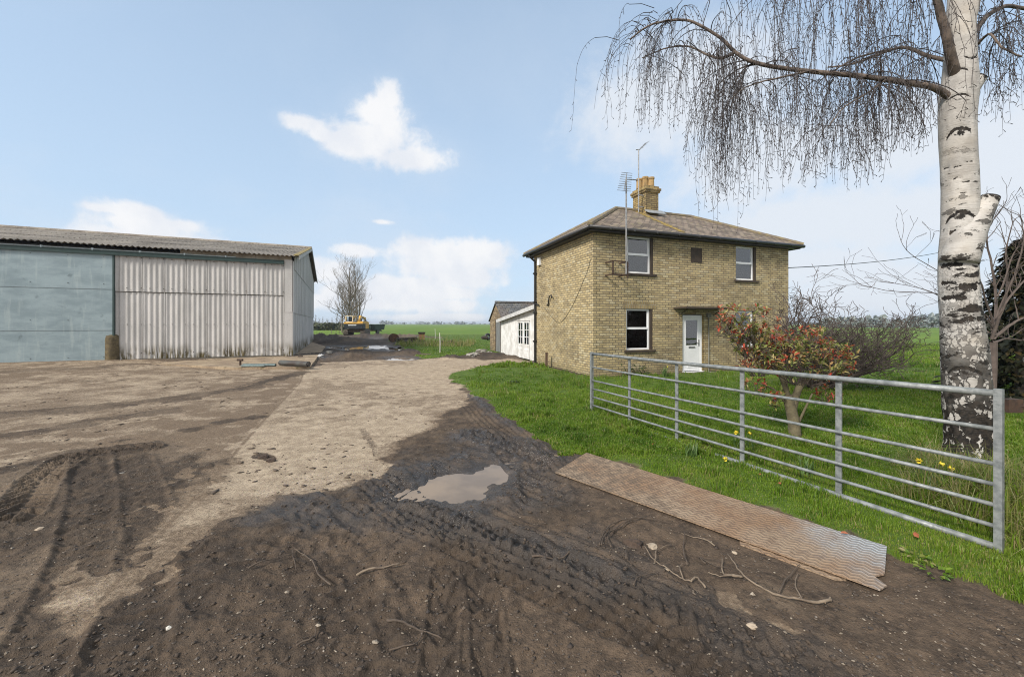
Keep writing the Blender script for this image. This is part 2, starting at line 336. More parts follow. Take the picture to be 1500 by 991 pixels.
APRON = np.array([gp(343,537.5,.1), gp(454,536,.1), gp(477,506.5,.1), tuple(barn_pt(0,17)), tuple(barn_pt(0,0)), tuple(barn_pt(7,0))])
def ground_fields(x, y):
    x = np.asarray(x, float); y = np.asarray(y, float)
    nA = fbm(x * 1.1, y * 1.1, 4, 1); nB = fbm(x * 3.7, y * 3.7, 4, 5); nC = fbm(x * .35, y * .35, 3, 9); nD = fbm(x * 12, y * 12, 3, 13)
    wob = (nB - .5) * .34 + (nA - .5) * .25
    lawn = sdpoly(x, y, LAWN); mead = sdpoly(x, y, MEADOW); back = sdpoly(x, y, BACKGRASS)
    g_sd = np.minimum(np.minimum(lawn, mead + (nA - .5) * 1.2), back)
    far = sstep(62, 68, y + (nA - .5) * 3); far = np.maximum(far, sstep(33, 38, x)); far = np.maximum(far, sstep(-33, -38, x) * sstep(36, 40, y))
    grass = sstep(.20, -.24, g_sd + wob * 1.3) * (1 - far)
    hs = np.ones_like(x) * 9
    for P in ([house_pt(0,0), house_pt(8.9,0), house_pt(8.9,5), house_pt(0,5)],): hs = sdpoly(x, y, P)
    bare = sstep(.42, .12, hs + wob * .8)                                   # worn soil strip along the house walls
    grass *= 1 - bare
    nS = fbm(x * 1.0, y * 2.3, 5, 25)
    csd = sdpoly(x, y, CONC) + wob * 1.0 + (nC - .5) * .35 + (nS - .5) * (.45 + .75 * sstep(-.5, -2.0, x))
    conc = sstep(.16, -.22, csd)
    st = np.zeros_like(x)
    for P, w, k in STREAKS:
        d, a = polyline(x, y, P)
        st = np.maximum(st, k * sstep(1.0, .35, np.abs(d) / w + (nB - .5) * 1.5 + (nA - .5) * .9))
    jd, ja = polyline(x, y, JOINT)
    left = sstep(-.05, .10, -jd)
    dirt = np.clip(.14 + .60 * left * sstep(.30, .68, nA * .35 + nB * .35 + nS * .3) + .16 * left + .5 * sstep(.52, .7, nB * .5 + nC * .5), 0, 1)
    isl = sstep(.50, .58, fbm(x * 4.2, y * 5.4, 4, 71) + .05 * sstep(.4, .05, np.abs(jd + .05))) * sstep(.55, .25, np.abs(jd + .02)) * sstep(5.2, 4.6, y) * sstep(2.4, 2.7, y)
    conc = np.maximum(conc, isl)
    conc = np.maximum(conc, sstep(.04, -.03, sdpoly(x, y, SLABBIT) + (nD - .5) * .10 + (nB - .5) * .06))
    dirt = np.maximum(dirt, .95 * np.exp(-(jd / .035) ** 2) * (nB > .32))
    dirt = np.maximum(dirt, np.clip(.10 + .72 * sstep(-.50, .02, csd + (nD - .5) * .3 + (nA - .5) * .5), 0, 1) * sstep(12, 8, y))
    mud = np.clip(1 - conc, 0, 1)
    mud = np.maximum(mud, st * .97)
    fade = sstep(3.6, 2.2, np.hypot(x + 3.4, y - 3.4)); 
    pud = sdpoly(x, y, PUDDLE); pudb = sdpoly(x, y, PUD_B)
    wet = np.maximum(sstep(1.1, .05, pud + (nB - .5) * 1.0), sstep(.5, .0, pudb + (nB - .5) * .5))
    wd, wa = polyline(x, y, G([(690,640),(740,655),(790,668)])); wet = np.maximum(wet, sstep(.62, .15, np.abs(wd) + (nB - .5) * .5))
    wd, wa = polyline(x, y, G([(600,745),(720,790),(860,835)])); wet = np.maximum(wet, .8 * sstep(.55, .1, np.abs(wd) + (nB - .5) * .6))
    wd, wa = polyline(x, y, G([(420,740),(520,760),(600,760)])); wet = np.maximum(wet, .75 * sstep(.5, .1, np.abs(wd) + (nB - .5) * .6))
    wd, wa = polyline(x, y, G([(860,800),(1000,880),(1150,960)])); wet = np.maximum(wet, .5 * sstep(.4, .1, np.abs(wd) + (nB - .5) * .6))
    wd, wa = polyline(x, y, G([(690,578),(720,605),(765,632)])); wet = np.maximum(wet, .75 * sstep(.28, .05, np.abs(wd) + (nB - .5) * .3))
    fp = np.full_like(x, 99.0)
    for P in FARP: fp = np.minimum(fp, sdpoly(x, y, P))
    laneend = sstep(18.6, 20.5, y + (nA - .5) * 1.6) * (1 - grass) * (1 - far)
    mud = np.maximum(mud, laneend); wet = np.maximum(wet, laneend * .5 * sstep(.8, .1, fp))
    mud = mud * (1 - grass)
    dark = np.zeros_like(x)
    for P, w, k_ in ((G([(132,668),(138,720),(128,800),(90,900),(20,1010)]), .22, .75), (G([(196,672),(212,730),(215,810),(200,900),(170,1010)]), .20, .75), (G([(0,690),(100,668),(215,655)]), .2, .8), (G([(620,740),(760,820),(950,900),(1150,1000)]), .34, .9), (G([(430,760),(560,720),(640,660),(720,640)]), .4, .8), (G([(500,850),(540,920),(560,1010)]), .22, .7), (G([(700,840),(716,1010)]), .12, .8), (G([(650,840),(640,1010)]), .12, .8), (G([(330,780),(420,850),(440,1000)]), .3, .5)):
        d, a = polyline(x, y, P); dark = np.maximum(dark, k_ * sstep(1.15, .6, np.abs(d) / w + (nB - .5) * .9 + (nA - .5) * .5))
    dark = np.maximum(dark * .9, .75 * sstep(.52, .66, nA * .6 + nC * .4)) * mud
    dark = np.maximum(dark, laneend * (.35 + .65 * sstep(.42, .6, fbm(x * .6, y * .35, 4, 83))))
    dark = np.maximum(dark, laneend * (.35 + .65 * sstep(.42, .6, fbm(x * .6, y * .35, 4, 83))))
    pale = np.maximum(sstep(.48, .66, fbm(x * .9 + 4, y * .9, 4, 77)), left * sstep(.36, .56, nS) * .8) * (1 - dark) * (1 - wet)
    # ---------------- height
    z = .17 * sstep(-11, -19, x) * sstep(27, 22, y)
    z = z + .035 * sstep(.0, -.35, lawn) + .02 * (nA - .5) * grass
    near = sstep(34, 20, y)
    rough = mud * (1 - .6 * sstep(.3, .7, nC))
    z = z + mud * near * (.050 * (nA - .5) + .034 * (nB - .5)) + rough * near * .016 * (nD - .5)
    z = z + laneend * (.42 * (fbm(x * 1.0, y * .8, 5, 81) - .42) * sstep(.2, 1.2, fp)) * sstep(60, 45, y) * sstep(.1, .6, sdpoly(x, y, APRON))
    c_, s_ = math.cos(math.radians(-38)), math.sin(math.radians(-38)); ru, rv = x * c_ + y * s_, -x * s_ + y * c_
    rid = 1 - np.abs(2 * fbm(ru * 1.6, rv * 9, 3, 33) - 1); rid2 = 1 - np.abs(2 * fbm(x * 5, y * 8, 3, 37) - 1)
    dry = sstep(.02, .30, pud)
    z = z + near * mud * dry * (np.clip(wet, 0, 1) * .050 * sstep(.60, 1, rid) + (.006 + .016 * dark) * sstep(.7, 1, rid2) * (1 - wet * .4))
    clod = dry * sstep(.52, .80, nB) * (np.clip(wet, 0, 1) * .8 + .2) * mud * near
    z = z + clod * .026 * (.4 + nD)
    z = z + (1 - mud) * (1 - grass) * near * (.008 * (nB - .5) + .004 * (nD - .5))
    pf = sstep(.10, -.02, sdpoly(x, y, PLATE)); z = z * (1 - pf) + .004 * pf
    for P, w, dep, lug, sp in TRACKS:
        d, a = polyline(x, y, P); r = np.abs(d) / w
        ins = sstep(1.12, .88, r) * mud
        rim = np.exp(-((r - 1.15) / .16) ** 2) * mud
        ph = a / sp + np.sign(d) * .25 + 1.1 * r + (nB - .5) * .9
        lugp = sstep(.15, .55, np.sin(ph * 2 * math.pi)) * sstep(.04, .16, r)
        z = z + ins * (-dep + lug * lugp * (.45 + .9 * nA)) + rim * dep * .9
    for P, w, sp, amp in RIBS:
        d, a = polyline(x, y, P); z = z + dry * mud * sstep(1.0, .8, np.abs(d) / w + (nB - .5) * .5) * amp * (np.sin(2 * math.pi * (d / sp + (nA - .5) * .7)) * .5 + .5) * sstep(.30, .55, nB * .6 + nC * .4)
    z = z - .055 * sstep(.18, -.30, pud + (nD - .5) * .06 + (nB - .5) * .10) - .05 * sstep(.12, -.12, pudb)
    z = z - .10 * sstep(.5, -.4, fp) + .10 * sstep(.3, 1.4, fp) * sstep(3.5, 1.4, fp) * laneend * nA
    z = z * (1 - pf) + .004 * pf
    # ruts and heaps beyond the lane end
    for (hx, hy, rx, ry, h) in HEAPS:
        q = np.exp(-(((x - hx) / rx) ** 2 + ((y - hy) / ry) ** 2))
        z = z + h * q * (.6 + .8 * nB); mud = np.maximum(mud, sstep(.1, .4, q)); grass = grass * (1 - sstep(.1, .4, q)); dirt = np.maximum(dirt, sstep(.1, .4, q))
    fz = np.where(far > .5, .25 * (fbm(x * .02, y * .02, 3, 30) - .5) * sstep(70, 160, y), 0)
    z = z + fz
    gravel = mud * (1 - .75 * wet) * sstep(.44, .66, fbm(x * .8, y * .8, 3, 40)) * (.35 + .65 * sstep(.45, .6, fbm(x * 3, y * 3, 3, 44)))
    return dict(z=z, grass=grass, concrete=1 - np.clip(mud, 0, 1), dirt=dirt, wet=np.clip(wet, 0, 1) * mud, field=far, gravel=gravel, lawn=lawn, bare=bare * (1 - conc), dark=dark, pale=pale)
h1 = gp(486, 522); h2 = gp(470, 499); h3 = gp(505, 498); h4 = gp(530, 504); h5 = gp(545, 511); h6 = gp(515, 524); h7 = gp(590, 519)
HEAPS = [(h1[0] - .3, h1[1] + 1.2, 1.1, 1.3, .22), (h2[0], h2[1], 2.6, 3.0, .75), (h3[0], h3[1] + 6, 3.0, 4, .35), (h4[0], h4[1] + 14, 4, 3, .25), (-15.5, 37, 1.6, 2, .5), (h5[0], h5[1]-.6, 1.6, .7, .16), (h6[0], h6[1], 1.5, .7, .14), (h7[0], h7[1], 1.4, .6, .12), (-13, 47, 3, 2, .35), (-19, 54, 4, 2, .4)]
def gz(x, y): return float(ground_fields(np.array([x]), np.array([y]))['z'][0])

def ground_material():
    s = NT('ground_surface'); co = s.coord('Object')
    A = {k: s.attr(k) for k in ('grass', 'concrete', 'dirt', 'wet', 'field', 'gravel', 'bare', 'dark', 'pale')}
    nf = s.noise(co, 22, 5, .65); nm = s.noise(co, 5, 5, .6); nb = s.noise(co, .8, 4, .55); nvf = s.noise(co, 90, 3, .65)
    st = s.noise(s.coord('Object', (1.0, 3.0, 1)), 7, 4, .6)
    # concrete slab: tan, pitted, exposed aggregate
    con = s.mix(s.ramp(nm, .32, .66), (.46, .37, .265), (.30, .235, .165))
    con = s.mix(s.ramp(nf, .42, .72, 0, .55), con, (.20, .15, .105))
    con = s.mix(s.ramp(nvf, .50, .74, 0, .6), con, (.52, .42, .31))
    ag = s.voro(co, 60, 'F1', 'Color'); agd = s.voro(co, 60)
    con = s.mix(s.math('MULTIPLY', s.ramp(agd, .28, .14), s.ramp(nb, .4, .62, 0, .5)), con, s.mix(.6, ag, (.32, .27, .2), 'MULTIPLY'))
    con = s.mix(s.ramp(st, .58, .75, 0, .22), con, (.16, .12, .085))
    sp = s.noise(s.coord('Object', (1, 1.6, 1)), 30, 4, .7); con = s.mix(s.math('MULTIPLY', s.ramp(sp, .585, .64), s.ramp(nm, .4, .6, .25, .9)), con, (.10, .072, .05))
    con = s.mix(s.ramp(s.noise(co, 55, 3, .7), .62, .68, 0, .7), con, (.55, .45, .33))
    con = s.mix(s.ramp(s.noise(s.coord('Object', (.5, .8, 1)), 2.3, 5, .65), .54, .68, 0, .55), con, (.19, .14, .095))
    # dirt film over it
    dirtc = s.mix(s.ramp(nf, .35, .7), (.175, .125, .083), (.105, .075, .051))
    dm = s.ramp(s.math('ADD', A['dirt'], s.math('ADD', s.math('MULTIPLY', s.math('SUBTRACT', nf, .5), 1.0), s.math('MULTIPLY', s.math('SUBTRACT', s.noise(co, 52, 4, .7), .5), 1.0))), .12, .95, 0, .9)
    con = s.mix(dm, con, dirtc)
    # earth and mud
    mud = s.mix(s.ramp(nm, .35, .68), (.110, .079, .054), (.052, .039, .029))
    mud = s.mix(s.ramp(nf, .40, .70, 0, .7), mud, (.145, .104, .072))
    mud = s.mix(s.math('MULTIPLY', A['pale'], s.ramp(nf, .3, .6, .25, .8)), mud, (.185, .140, .098))
    mud = s.mix(s.math('MULTIPLY', A['dark'], s.ramp(nm, .25, .6, .45, .85)), mud, (.038, .030, .024))
    mud = s.mix(s.ramp(s.noise(co, 48, 4, .7), .54, .68, 0, .50), mud, (.030, .023, .018))
    gv = s.voro(co, 34); gc = s.voro(co, 34, 'F1', 'Color')
    gsz = s.sep(gc)[0]
    gm = s.math('MULTIPLY', s.ramp(gv, .26, .17), s.math('MULTIPLY', A['gravel'], s.ramp(gsz, .55, .62)))
    mud = s.mix(gm, mud, s.mix(s.sep(gc)[1], (.34, .29, .23), (.16, .13, .10)))
    gv2 = s.voro(co, 95); gc2 = s.sep(s.voro(co, 95, 'F1', 'Color'))
    mud = s.mix(s.math('MULTIPLY', s.math('MULTIPLY', s.ramp(gv2, .3, .2), s.ramp(gc2[0], .62, .7)), s.math('ADD', s.math('MULTIPLY', A['gravel'], .8), .12)), mud, (.26, .22, .17))
    mud = s.mix(s.math('MULTIPLY', A['wet'], s.ramp(nm, .25, .6, .35, .8)), mud, (.028, .023, .019))
    cm = s.ramp(s.math('ADD', A['concrete'], s.math('MULTIPLY', s.math('SUBTRACT', nf, .5), .9)), .40, .62)
    col = s.mix(cm, mud, con)
    # turf soil and crop
    turf = s.mix(s.ramp(nm, .35, .65), (.095, .15, .022), (.060, .105, .016))
    turf = s.mix(s.ramp(nb, .5, .7, 0, .35), turf, (.10, .095, .030))
    col = s.mix(s.math('MULTIPLY', A['bare'], .8), col, (.06, .048, .036))
    gmx = s.ramp(s.math('ADD', A['grass'], s.math('MULTIPLY', s.math('SUBTRACT', nf, .5), .7)), .35, .65)
    col = s.mix(gmx, col, turf)
    fco = s.coord('Object', (.02, .006, 1))
    fn = s.noise(fco, 3.0, 5, .6); fn2 = s.noise(s.coord('Object', (.35, .05, 1)), 1.0, 4, .6)
    crop = s.mix(s.ramp(fn, .35, .68), FIELD1, FIELD2)
    crop = s.mix(s.ramp(fn2, .4, .7, 0, .35), crop, FIELD3)
    col = s.mix(A['field'], col, crop)
    rough = s.math('ADD', .93, s.math('MULTIPLY', A['wet'], s.math('ADD', -.74, s.math('MULTIPLY', s.math('SUBTRACT', nm, .5), .7))))
    h = s.math('ADD', s.math('MULTIPLY', nf, .6), s.math('MULTIPLY', nvf, .35)); h = s.math('ADD', h, s.math('MULTIPLY', gm, .5))
    h = s.math('ADD', h, s.math('MULTIPLY', s.noise(co, 48, 4, .7), .8)); h = s.math('MULTIPLY', h, s.math('SUBTRACT', 1.0, s.math('MULTIPLY', A['field'], .95)))
    b = s.bump(h, .018, 1.0)
    return s.done(col, s.math('MAXIMUM', rough, .16), 0, s.math('ADD', .22, s.math('MULTIPLY', A['wet'], .35)))

def fan_rows():
    Y = [.35]
    while Y[-1] < 5200:
        y = Y[-1]; Y.append(y + (.0062 + .0011 * y ** 1.85 if y < 40 else .09 * y))
    return np.array(Y)
Y = fan_rows(); APEX = 1.6
t = np.linspace(-1, 1, 1180); K = np.where(np.abs(t) < .86, t / .86 * 1.12, np.sign(t) * (1.12 + ((np.abs(t) - .86) / .14) ** 2 * 3.2))
GX = K[None] * (Y[:, None] + APEX); GY = np.broadcast_to(Y[:, None], GX.shape)
fl = ground_fields(GX.ravel(), GY.ravel())
g = Geo(); g.sheet(np.stack([GX.ravel(), GY.ravel(), fl['z']], 1).reshape(len(Y), len(K), 3))
MG = ground_material()
ground = g.build('ground', MG, smooth=True, attrs={k: fl[k] for k in ('grass', 'concrete', 'dirt', 'wet', 'field', 'gravel', 'bare', 'dark', 'pale')})
struct(ground, label='muddy farmyard ground of worn concrete, dark mud and turf', cat='ground')
# the same yard carries on behind the viewer
bx = np.linspace(-40, 40, 161); by = np.linspace(-30, .34, 60)
X2, Y2 = np.meshgrid(bx, by); f2 = ground_fields(X2.ravel(), Y2.ravel())
g = Geo(); g.sheet(np.stack([X2.ravel(), Y2.ravel(), f2['z'] - .012], 1).reshape(60, 161, 3))
o = g.build('yard', MG, smooth=True, attrs={k: f2[k] for k in ('grass', 'concrete', 'dirt', 'wet', 'field', 'gravel', 'bare', 'dark', 'pale')}); struct(o)

def water_mat():
    s = NT('muddy_water'); co = s.coord('Object'); n = s.noise(co, 3, 3, .5)
    s.bump(s.noise(co, 14, 2, .5), .0012, .5)
    s.p.inputs['IOR'].default_value = 1.33
    return s.done(s.mix(s.ramp(n, .35, .65), (.235, .18, .13), (.18, .14, .105)), .03, 0, .4)
MW = water_mat()
def puddle(P, z, grow=.25):
    c = P.mean(0); n = len(P); Q = []
    for i in range(n):
        for k in range(4):
            a, b = P[i], P[(i + 1) % n]; p = a + (b - a) * k / 4; d = p - c; Q.append(p + d / np.linalg.norm(d) * grow)
    g = Geo(); m = len(Q)
    V = [(q[0], q[1], z) for q in Q] + [(c[0], c[1], z)]
    g.add(V, t=[(i, (i + 1) % m, m) for i in range(m)])
    o = g.build('puddle', MW); struct(o)
puddle(PUDDLE, -.033, .22); puddle(PUD_B, -.044, .05)
for P in FARP: puddle(P, -.045, .3)
# ------------------------------------------------------------------ building materials
def brick_mat(name, c1, c2, c3, mortar, w=.225, h=.075, stain=.35):
    s = NT(name); uv = s.coord('UV'); ob = s.coord('Object')
    b = s.n('ShaderNodeTexBrick'); s.l(uv, b.inputs['Vector']); b.offset = .5
    b.inputs['Scale'].default_value = 1; b.inputs['Brick Width'].default_value = w; b.inputs['Row Height'].default_value = h
    b.inputs['Mortar Size'].default_value = .011; b.inputs['Mortar Smooth'].default_value = .3; b.inputs['Bias'].default_value = 0
    b.inputs['Color1'].default_value = (0, 0, 0, 1); b.inputs['Color2'].default_value = (1, 1, 1, 1); b.inputs['Mortar'].default_value = (.5, .5, .5, 1)
    v = s.sep(b.outputs['Color'])[0]; fac = b.outputs['Fac']
    big = s.noise(ob, .55, 5, .6); med = s.noise(ob, 3.2, 4, .6); fine = s.noise(ob, 45, 3, .6)
    col = s.mix(s.ramp(v, .1, .9), c1, c2)
    col = s.mix(s.ramp(v, .70, .92, 0, .8), col, c3)
    col = s.mix(s.ramp(fine, .4, .7, 0, .4), col, tuple(x * .5 for x in c2))
    mort = s.mix(s.ramp(med, .35, .65), mortar, tuple(x * .45 for x in mortar))
    col = s.mix(fac, col, mort)
    col = s.mix(s.ramp(s.math('ADD', s.math('MULTIPLY', big, .65), s.math('MULTIPLY', med, .35)), .46, .64, 0, stain), col, (.085, .072, .055))
    z = s.sep(ob)[2]
    col = s.mix(s.ramp(s.math('ADD', z, s.math('MULTIPLY', s.math('SUBTRACT', med, .5), .5)), .42, .02, 0, .45), col, (.14, .125, .06))
    s.bump(s.math('ADD', s.math('MULTIPLY', fac, -1.0), s.math('MULTIPLY', fine, .3)), .008, .9)
    return s.done(col, .88, 0, .3)
def slate_mat(name, c1, c2, lich, w=.30, h=.20):
    s = NT(name); uv = s.coord('UV'); ob = s.coord('Object')
    b = s.n('ShaderNodeTexBrick'); s.l(uv, b.inputs['Vector']); b.offset = .5
    b.inputs['Scale'].default_value = 1; b.inputs['Brick Width'].default_value = w; b.inputs['Row Height'].default_value = h
    b.inputs['Mortar Size'].default_value = .014; b.inputs['Mortar Smooth'].default_value = .1
    b.inputs['Color1'].default_value = (0, 0, 0, 1); b.inputs['Color2'].default_value = (1, 1, 1, 1); b.inputs['Mortar'].default_value = (.4, .4, .4, 1)
    v = s.sep(b.outputs['Color'])[0]; fac = b.outputs['Fac']; big = s.noise(ob, .8, 5, .6); med = s.noise(ob, 4, 5, .62); fine = s.noise(ob, 40, 3, .6)
    col = s.mix(s.ramp(v, .1, .9), c1, c2); col = s.mix(s.ramp(med, .45, .68, 0, .65), col, (.20, .175, .14))
    col = s.mix(s.ramp(big, .45, .68, 0, .5), col, (.17, .12, .095))
    col = s.mix(s.math('MULTIPLY', s.ramp(med, .55, .63), s.ramp(fine, .42, .6, 0, .75)), col, lich)
    col = s.mix(fac, col, (.04, .036, .032))
    vv = s.n('ShaderNodeMath', operation='FRACT'); s.l(s.math('DIVIDE', s.sep(uv)[1], h), vv.inputs[0])
    s.bump(s.math('ADD', s.math('MULTIPLY', fac, -.5), s.math('ADD', s.math('MULTIPLY', vv.outputs[0], -.9), s.math('MULTIPLY', fine, .25))), .035, 1.0)
    return s.done(col, .8, 0, .35)
M_BRICK = brick_mat('buff_brick', (.52, .415, .225), (.31, .24, .13), (.58, .50, .32), (.20, .175, .13), .24, .08)
M_BRICKD = brick_mat('stained_brick', (.44, .32, .13), (.22, .155, .07), (.50, .38, .17), (.13, .105, .07), .24, .08, stain=.6)
M_SHEDB = brick_mat('old_red_buff_brick', (.34, .25, .14), (.20, .14, .09), (.42, .34, .22), (.15, .13, .10), .24, .08, stain=.6)
M_SLATE = slate_mat('brown_roof_tiles', (.14, .105, .078), (.28, .22, .165), (.33, .27, .10))
M_SLATE2 = slate_mat('grey_slates', (.10, .105, .11), (.16, .165, .165), (.22, .22, .16))
M_UPVC = plain('white_upvc', (.80, .81, .82), (.74, .75, .76), 3, .35, 0, .0003, 60)
M_WPAINT = plain('white_flaking_paint', (.78, .78, .76), (.55, .54, .50), 2.2, .6, 0, .003, 30)
M_BLACK = plain('black_plastic', (.016, .016, .018), (.028, .027, .026), 5, .42, 0, .0005)
M_REVEAL = plain('dark_stained_reveal', (.060, .042, .028), (.035, .026, .02), 6, .8, 0, .003)
M_IRON = plain('rusty_iron', (.085, .048, .03), (.04, .028, .022), 14, .8, .2, .002, 60)
M_GALV = plain('galvanised_steel', (.44, .49, .50), (.30, .345, .355), 9, .42, .75, .0008, 55)
M_ALU = plain('aerial_aluminium', (.33, .33, .33), (.2, .2, .2), 10, .5, .6, 0)
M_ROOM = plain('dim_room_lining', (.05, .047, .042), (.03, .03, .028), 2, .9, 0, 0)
M_PALEREFL = plain('pale_reflection_grey', (.44,.46,.47), (.16,.17,.17), 7, .9, 0, 0, 3.0)
M_SKYREFL = plain('sky_reflection_grey', (.36, .40, .44), (.30, .34, .38), 1.2, .9, 0, 0, 2.0)
def glass(name='window_glass', ior=1.75):
    s = NT(name); s.t.nodes.remove(s.p)
    gl = s.n('ShaderNodeBsdfGlossy'); gl.inputs['Roughness'].default_value = .015; gl.inputs['Color'].default_value = (.95, .97, 1, 1)
    tr = s.n('ShaderNodeBsdfTransparent'); tr.inputs[0].default_value = (.82, .86, .87, 1)
    fr = s.n('ShaderNodeFresnel'); fr.inputs[0].default_value = ior
    nn = s.noise(s.coord('Object'), 1.6, 2, .5); b = s.n('ShaderNodeBump'); b.inputs['Distance'].default_value = .02; b.inputs['Strength'].default_value = .03
    s.l(nn, b.inputs['Height']); s.l(b.outputs[0], gl.inputs['Normal'])
    m = s.n('ShaderNodeMixShader'); s.l(fr.outputs[0], m.inputs[0]); s.l(tr.outputs[0], m.inputs[1]); s.l(gl.outputs[0], m.inputs[2]); s.l(m.outputs[0], s.out.inputs[0])
    return s.m
M_GLASS = glass('window_glass', 2.1); M_GLASSD = glass('old_door_glass', 1.22)

def wall_open(g, L, z0, z1, ops, dep, y=0.0):
    """wall in the xz plane facing -y, with rectangular openings and reveals of depth dep"""
    xs = sorted({0, L, *[o[0] for o in ops], *[o[1] for o in ops]}); zs = sorted({z0, z1, *[o[2] for o in ops], *[o[3] for o in ops]})
    for i in range(len(xs) - 1):
        for j in range(len(zs) - 1):
            a, b, c, d = xs[i], xs[i+1], zs[j], zs[j+1]; mx, mz = (a + b) / 2, (c + d) / 2
            if any(o[0] < mx < o[1] and o[2] < mz < o[3] for o in ops): continue
            g.add([(a, y, c), (b, y, c), (b, y, d), (a, y, d)], [(0, 1, 2, 3)])
    for (a, b, c, d) in ops:
        Y = y + dep
        g.add([(a,y,c),(a,Y,c),(a,Y,d),(a,y,d)], [(0,1,2,3)]); g.add([(b,y,c),(b,y,d),(b,Y,d),(b,Y,c)], [(0,1,2,3)])
        g.add([(a,y,d),(a,Y,d),(b,Y,d),(b,y,d)], [(0,1,2,3)]); g.add([(a,y,c),(b,y,c),(b,Y,c),(a,Y,c)], [(0,1,2,3)])

# ------------------------------------------------------------------ the brick house
house = thing('brick_house', 'two storey buff brick farmhouse with hipped tiled roof and white front door', 'house', (*HOUSE_A, 0), HROT)
HL, HD, HT = 8.9, 5.0, 4.80
OPS = [(1.30, 2.36, 3.45, 4.70), (6.12, 7.16, 3.40, 4.68), (1.26, 2.34, .86, 2.26), (6.12, 7.14, .86, 2.24), (3.62, 4.60, .02, 2.10)]
g = Geo(); wall_open(g, HL, -.3, HT, OPS, .12)
def wq(g, pts): g.add(pts, [(0, 1, 2, 3)])
wq(g, [(0,HD,-.3),(0,0,-.3),(0,0,HT),(0,HD,HT)]); wq(g, [(HL,0,-.3),(HL,HD,-.3),(HL,HD,HT),(HL,0,HT)]); wq(g, [(HL,HD,-.3),(0,HD,-.3),(0,HD,HT),(HL,HD,HT)])
g.build('wall', M_BRICK, house, uv=True)
# soldier-course lintels of darker brick
g = Geo()
s = NT('soldier_bricks'); M_SOLD = brick_mat('soldier_brick', (.34, .26, .12), (.25, .18, .09), (.40, .31, .17), (.34, .30, .22), w=.075, h=.24)
for (a, b, c, d) in OPS[2:4]: g = Geo(); g.box(a - .14, b + .14, -.006, .05, d, d + .24); g.build('lintel', M_SOLD, house, uv=True)
# rooms behind the glass
g = Geo()
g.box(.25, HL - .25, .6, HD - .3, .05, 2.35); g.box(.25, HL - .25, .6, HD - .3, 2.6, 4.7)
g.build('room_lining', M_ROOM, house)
ov = .34; rz = 6.42; ze = 4.86
E = [(-ov,-ov,ze),(HL+ov,-ov,ze),(HL+ov,HD+ov,ze),(-ov,HD+ov,ze)]; R0 = (2.55,2.5,rz); R1 = (6.35,2.5,rz)
g = Geo(); g.add([E[0],E[1],R1,R0],[(0,1,2,3)]); g.add([E[2],E[3],R0,R1],[(0,1,2,3)]); g.add([E[3],E[0],R0],t=[(0,1,2)]); g.add([E[1],E[2],R1],t=[(0,1,2)])
g.add([(p[0],p[1],p[2]-.03) for p in E],[(3,2,1,0)])
for i in range(4):
    a, b = E[i], E[(i+1)%4]; g.add([(a[0],a[1],a[2]-.03),(b[0],b[1],b[2]-.03),b,a],[(0,1,2,3)])
roof = g.build('roof', M_SLATE, house, uv=True)
g = Geo()
def ridge_run(g, a, b, r=.085, step=.33):
    a, b = np.array(a), np.array(b); L = np.linalg.norm(b - a); n = max(1, int(L / step))
    for i in range(n):
        p = a + (b - a) * i / n; q = a + (b - a) * (i + 1.06) / n
        g.tube([p, q], [r * random.uniform(.95, 1.05), r * 1.08], 8)
ridge_run(g, R0, R1)
for e, r in ((E[0],R0),(E[3],R0),(E[1],R1),(E[2],R1)): ridge_run(g, e, r)
M_RIDGE = plain('lichened_ridge_tile', (.15, .125, .105), (.23, .185, .09), 5, .85, 0, .004)
g.build('ridge_tile', M_RIDGE, roof)
# yellow lichen run below the chimney
def lichen():
    s = NT('yellow_lichen'); co = s.coord('Object'); n = s.noise(co, 9, 5, .7)
    col = s.mix(s.ramp(s.noise(co, 30, 3), .35, .65), (.36, .245, .05), (.20, .15, .05)); s.bump(n, .01)
    s.done(col, .95); tr = s.n('ShaderNodeBsdfTransparent'); m = s.n('ShaderNodeMixShader')
    e = s.attr('edge'); s.l(s.ramp(s.math('ADD', n, s.math('MULTIPLY', e, -.32)), .36, .42), m.inputs[0]); s.l(tr.outputs[0], m.inputs[1]); s.l(s.p.outputs[0], m.inputs[2]); s.l(m.outputs[0], s.out.inputs[0])
    return s.m
M_LICH = lichen()
g = Geo()
def slope_pt(a, f): return (a, -ov + (2.5 + ov) * f, ze + (rz - ze) * f + .012)
for (c, w, f0, f1) in ((3.45, .30, .02, .97),):
    X = np.array([[slope_pt(c + (j - 3) / 3 * w * (1.1 - .25 * k / 12), f0 + (f1 - f0) * k / 12) for j in range(7)] for k in range(13)])
    e = np.array([[abs(j - 3) / 3 + (.35 if k in (0,) else 0) for j in range(7)] for k in range(13)]).ravel()
    n0 = g.n; g.sheet(X); g.at.setdefault('edge', []).append(e)
g.build('lichen', M_LICH, roof)
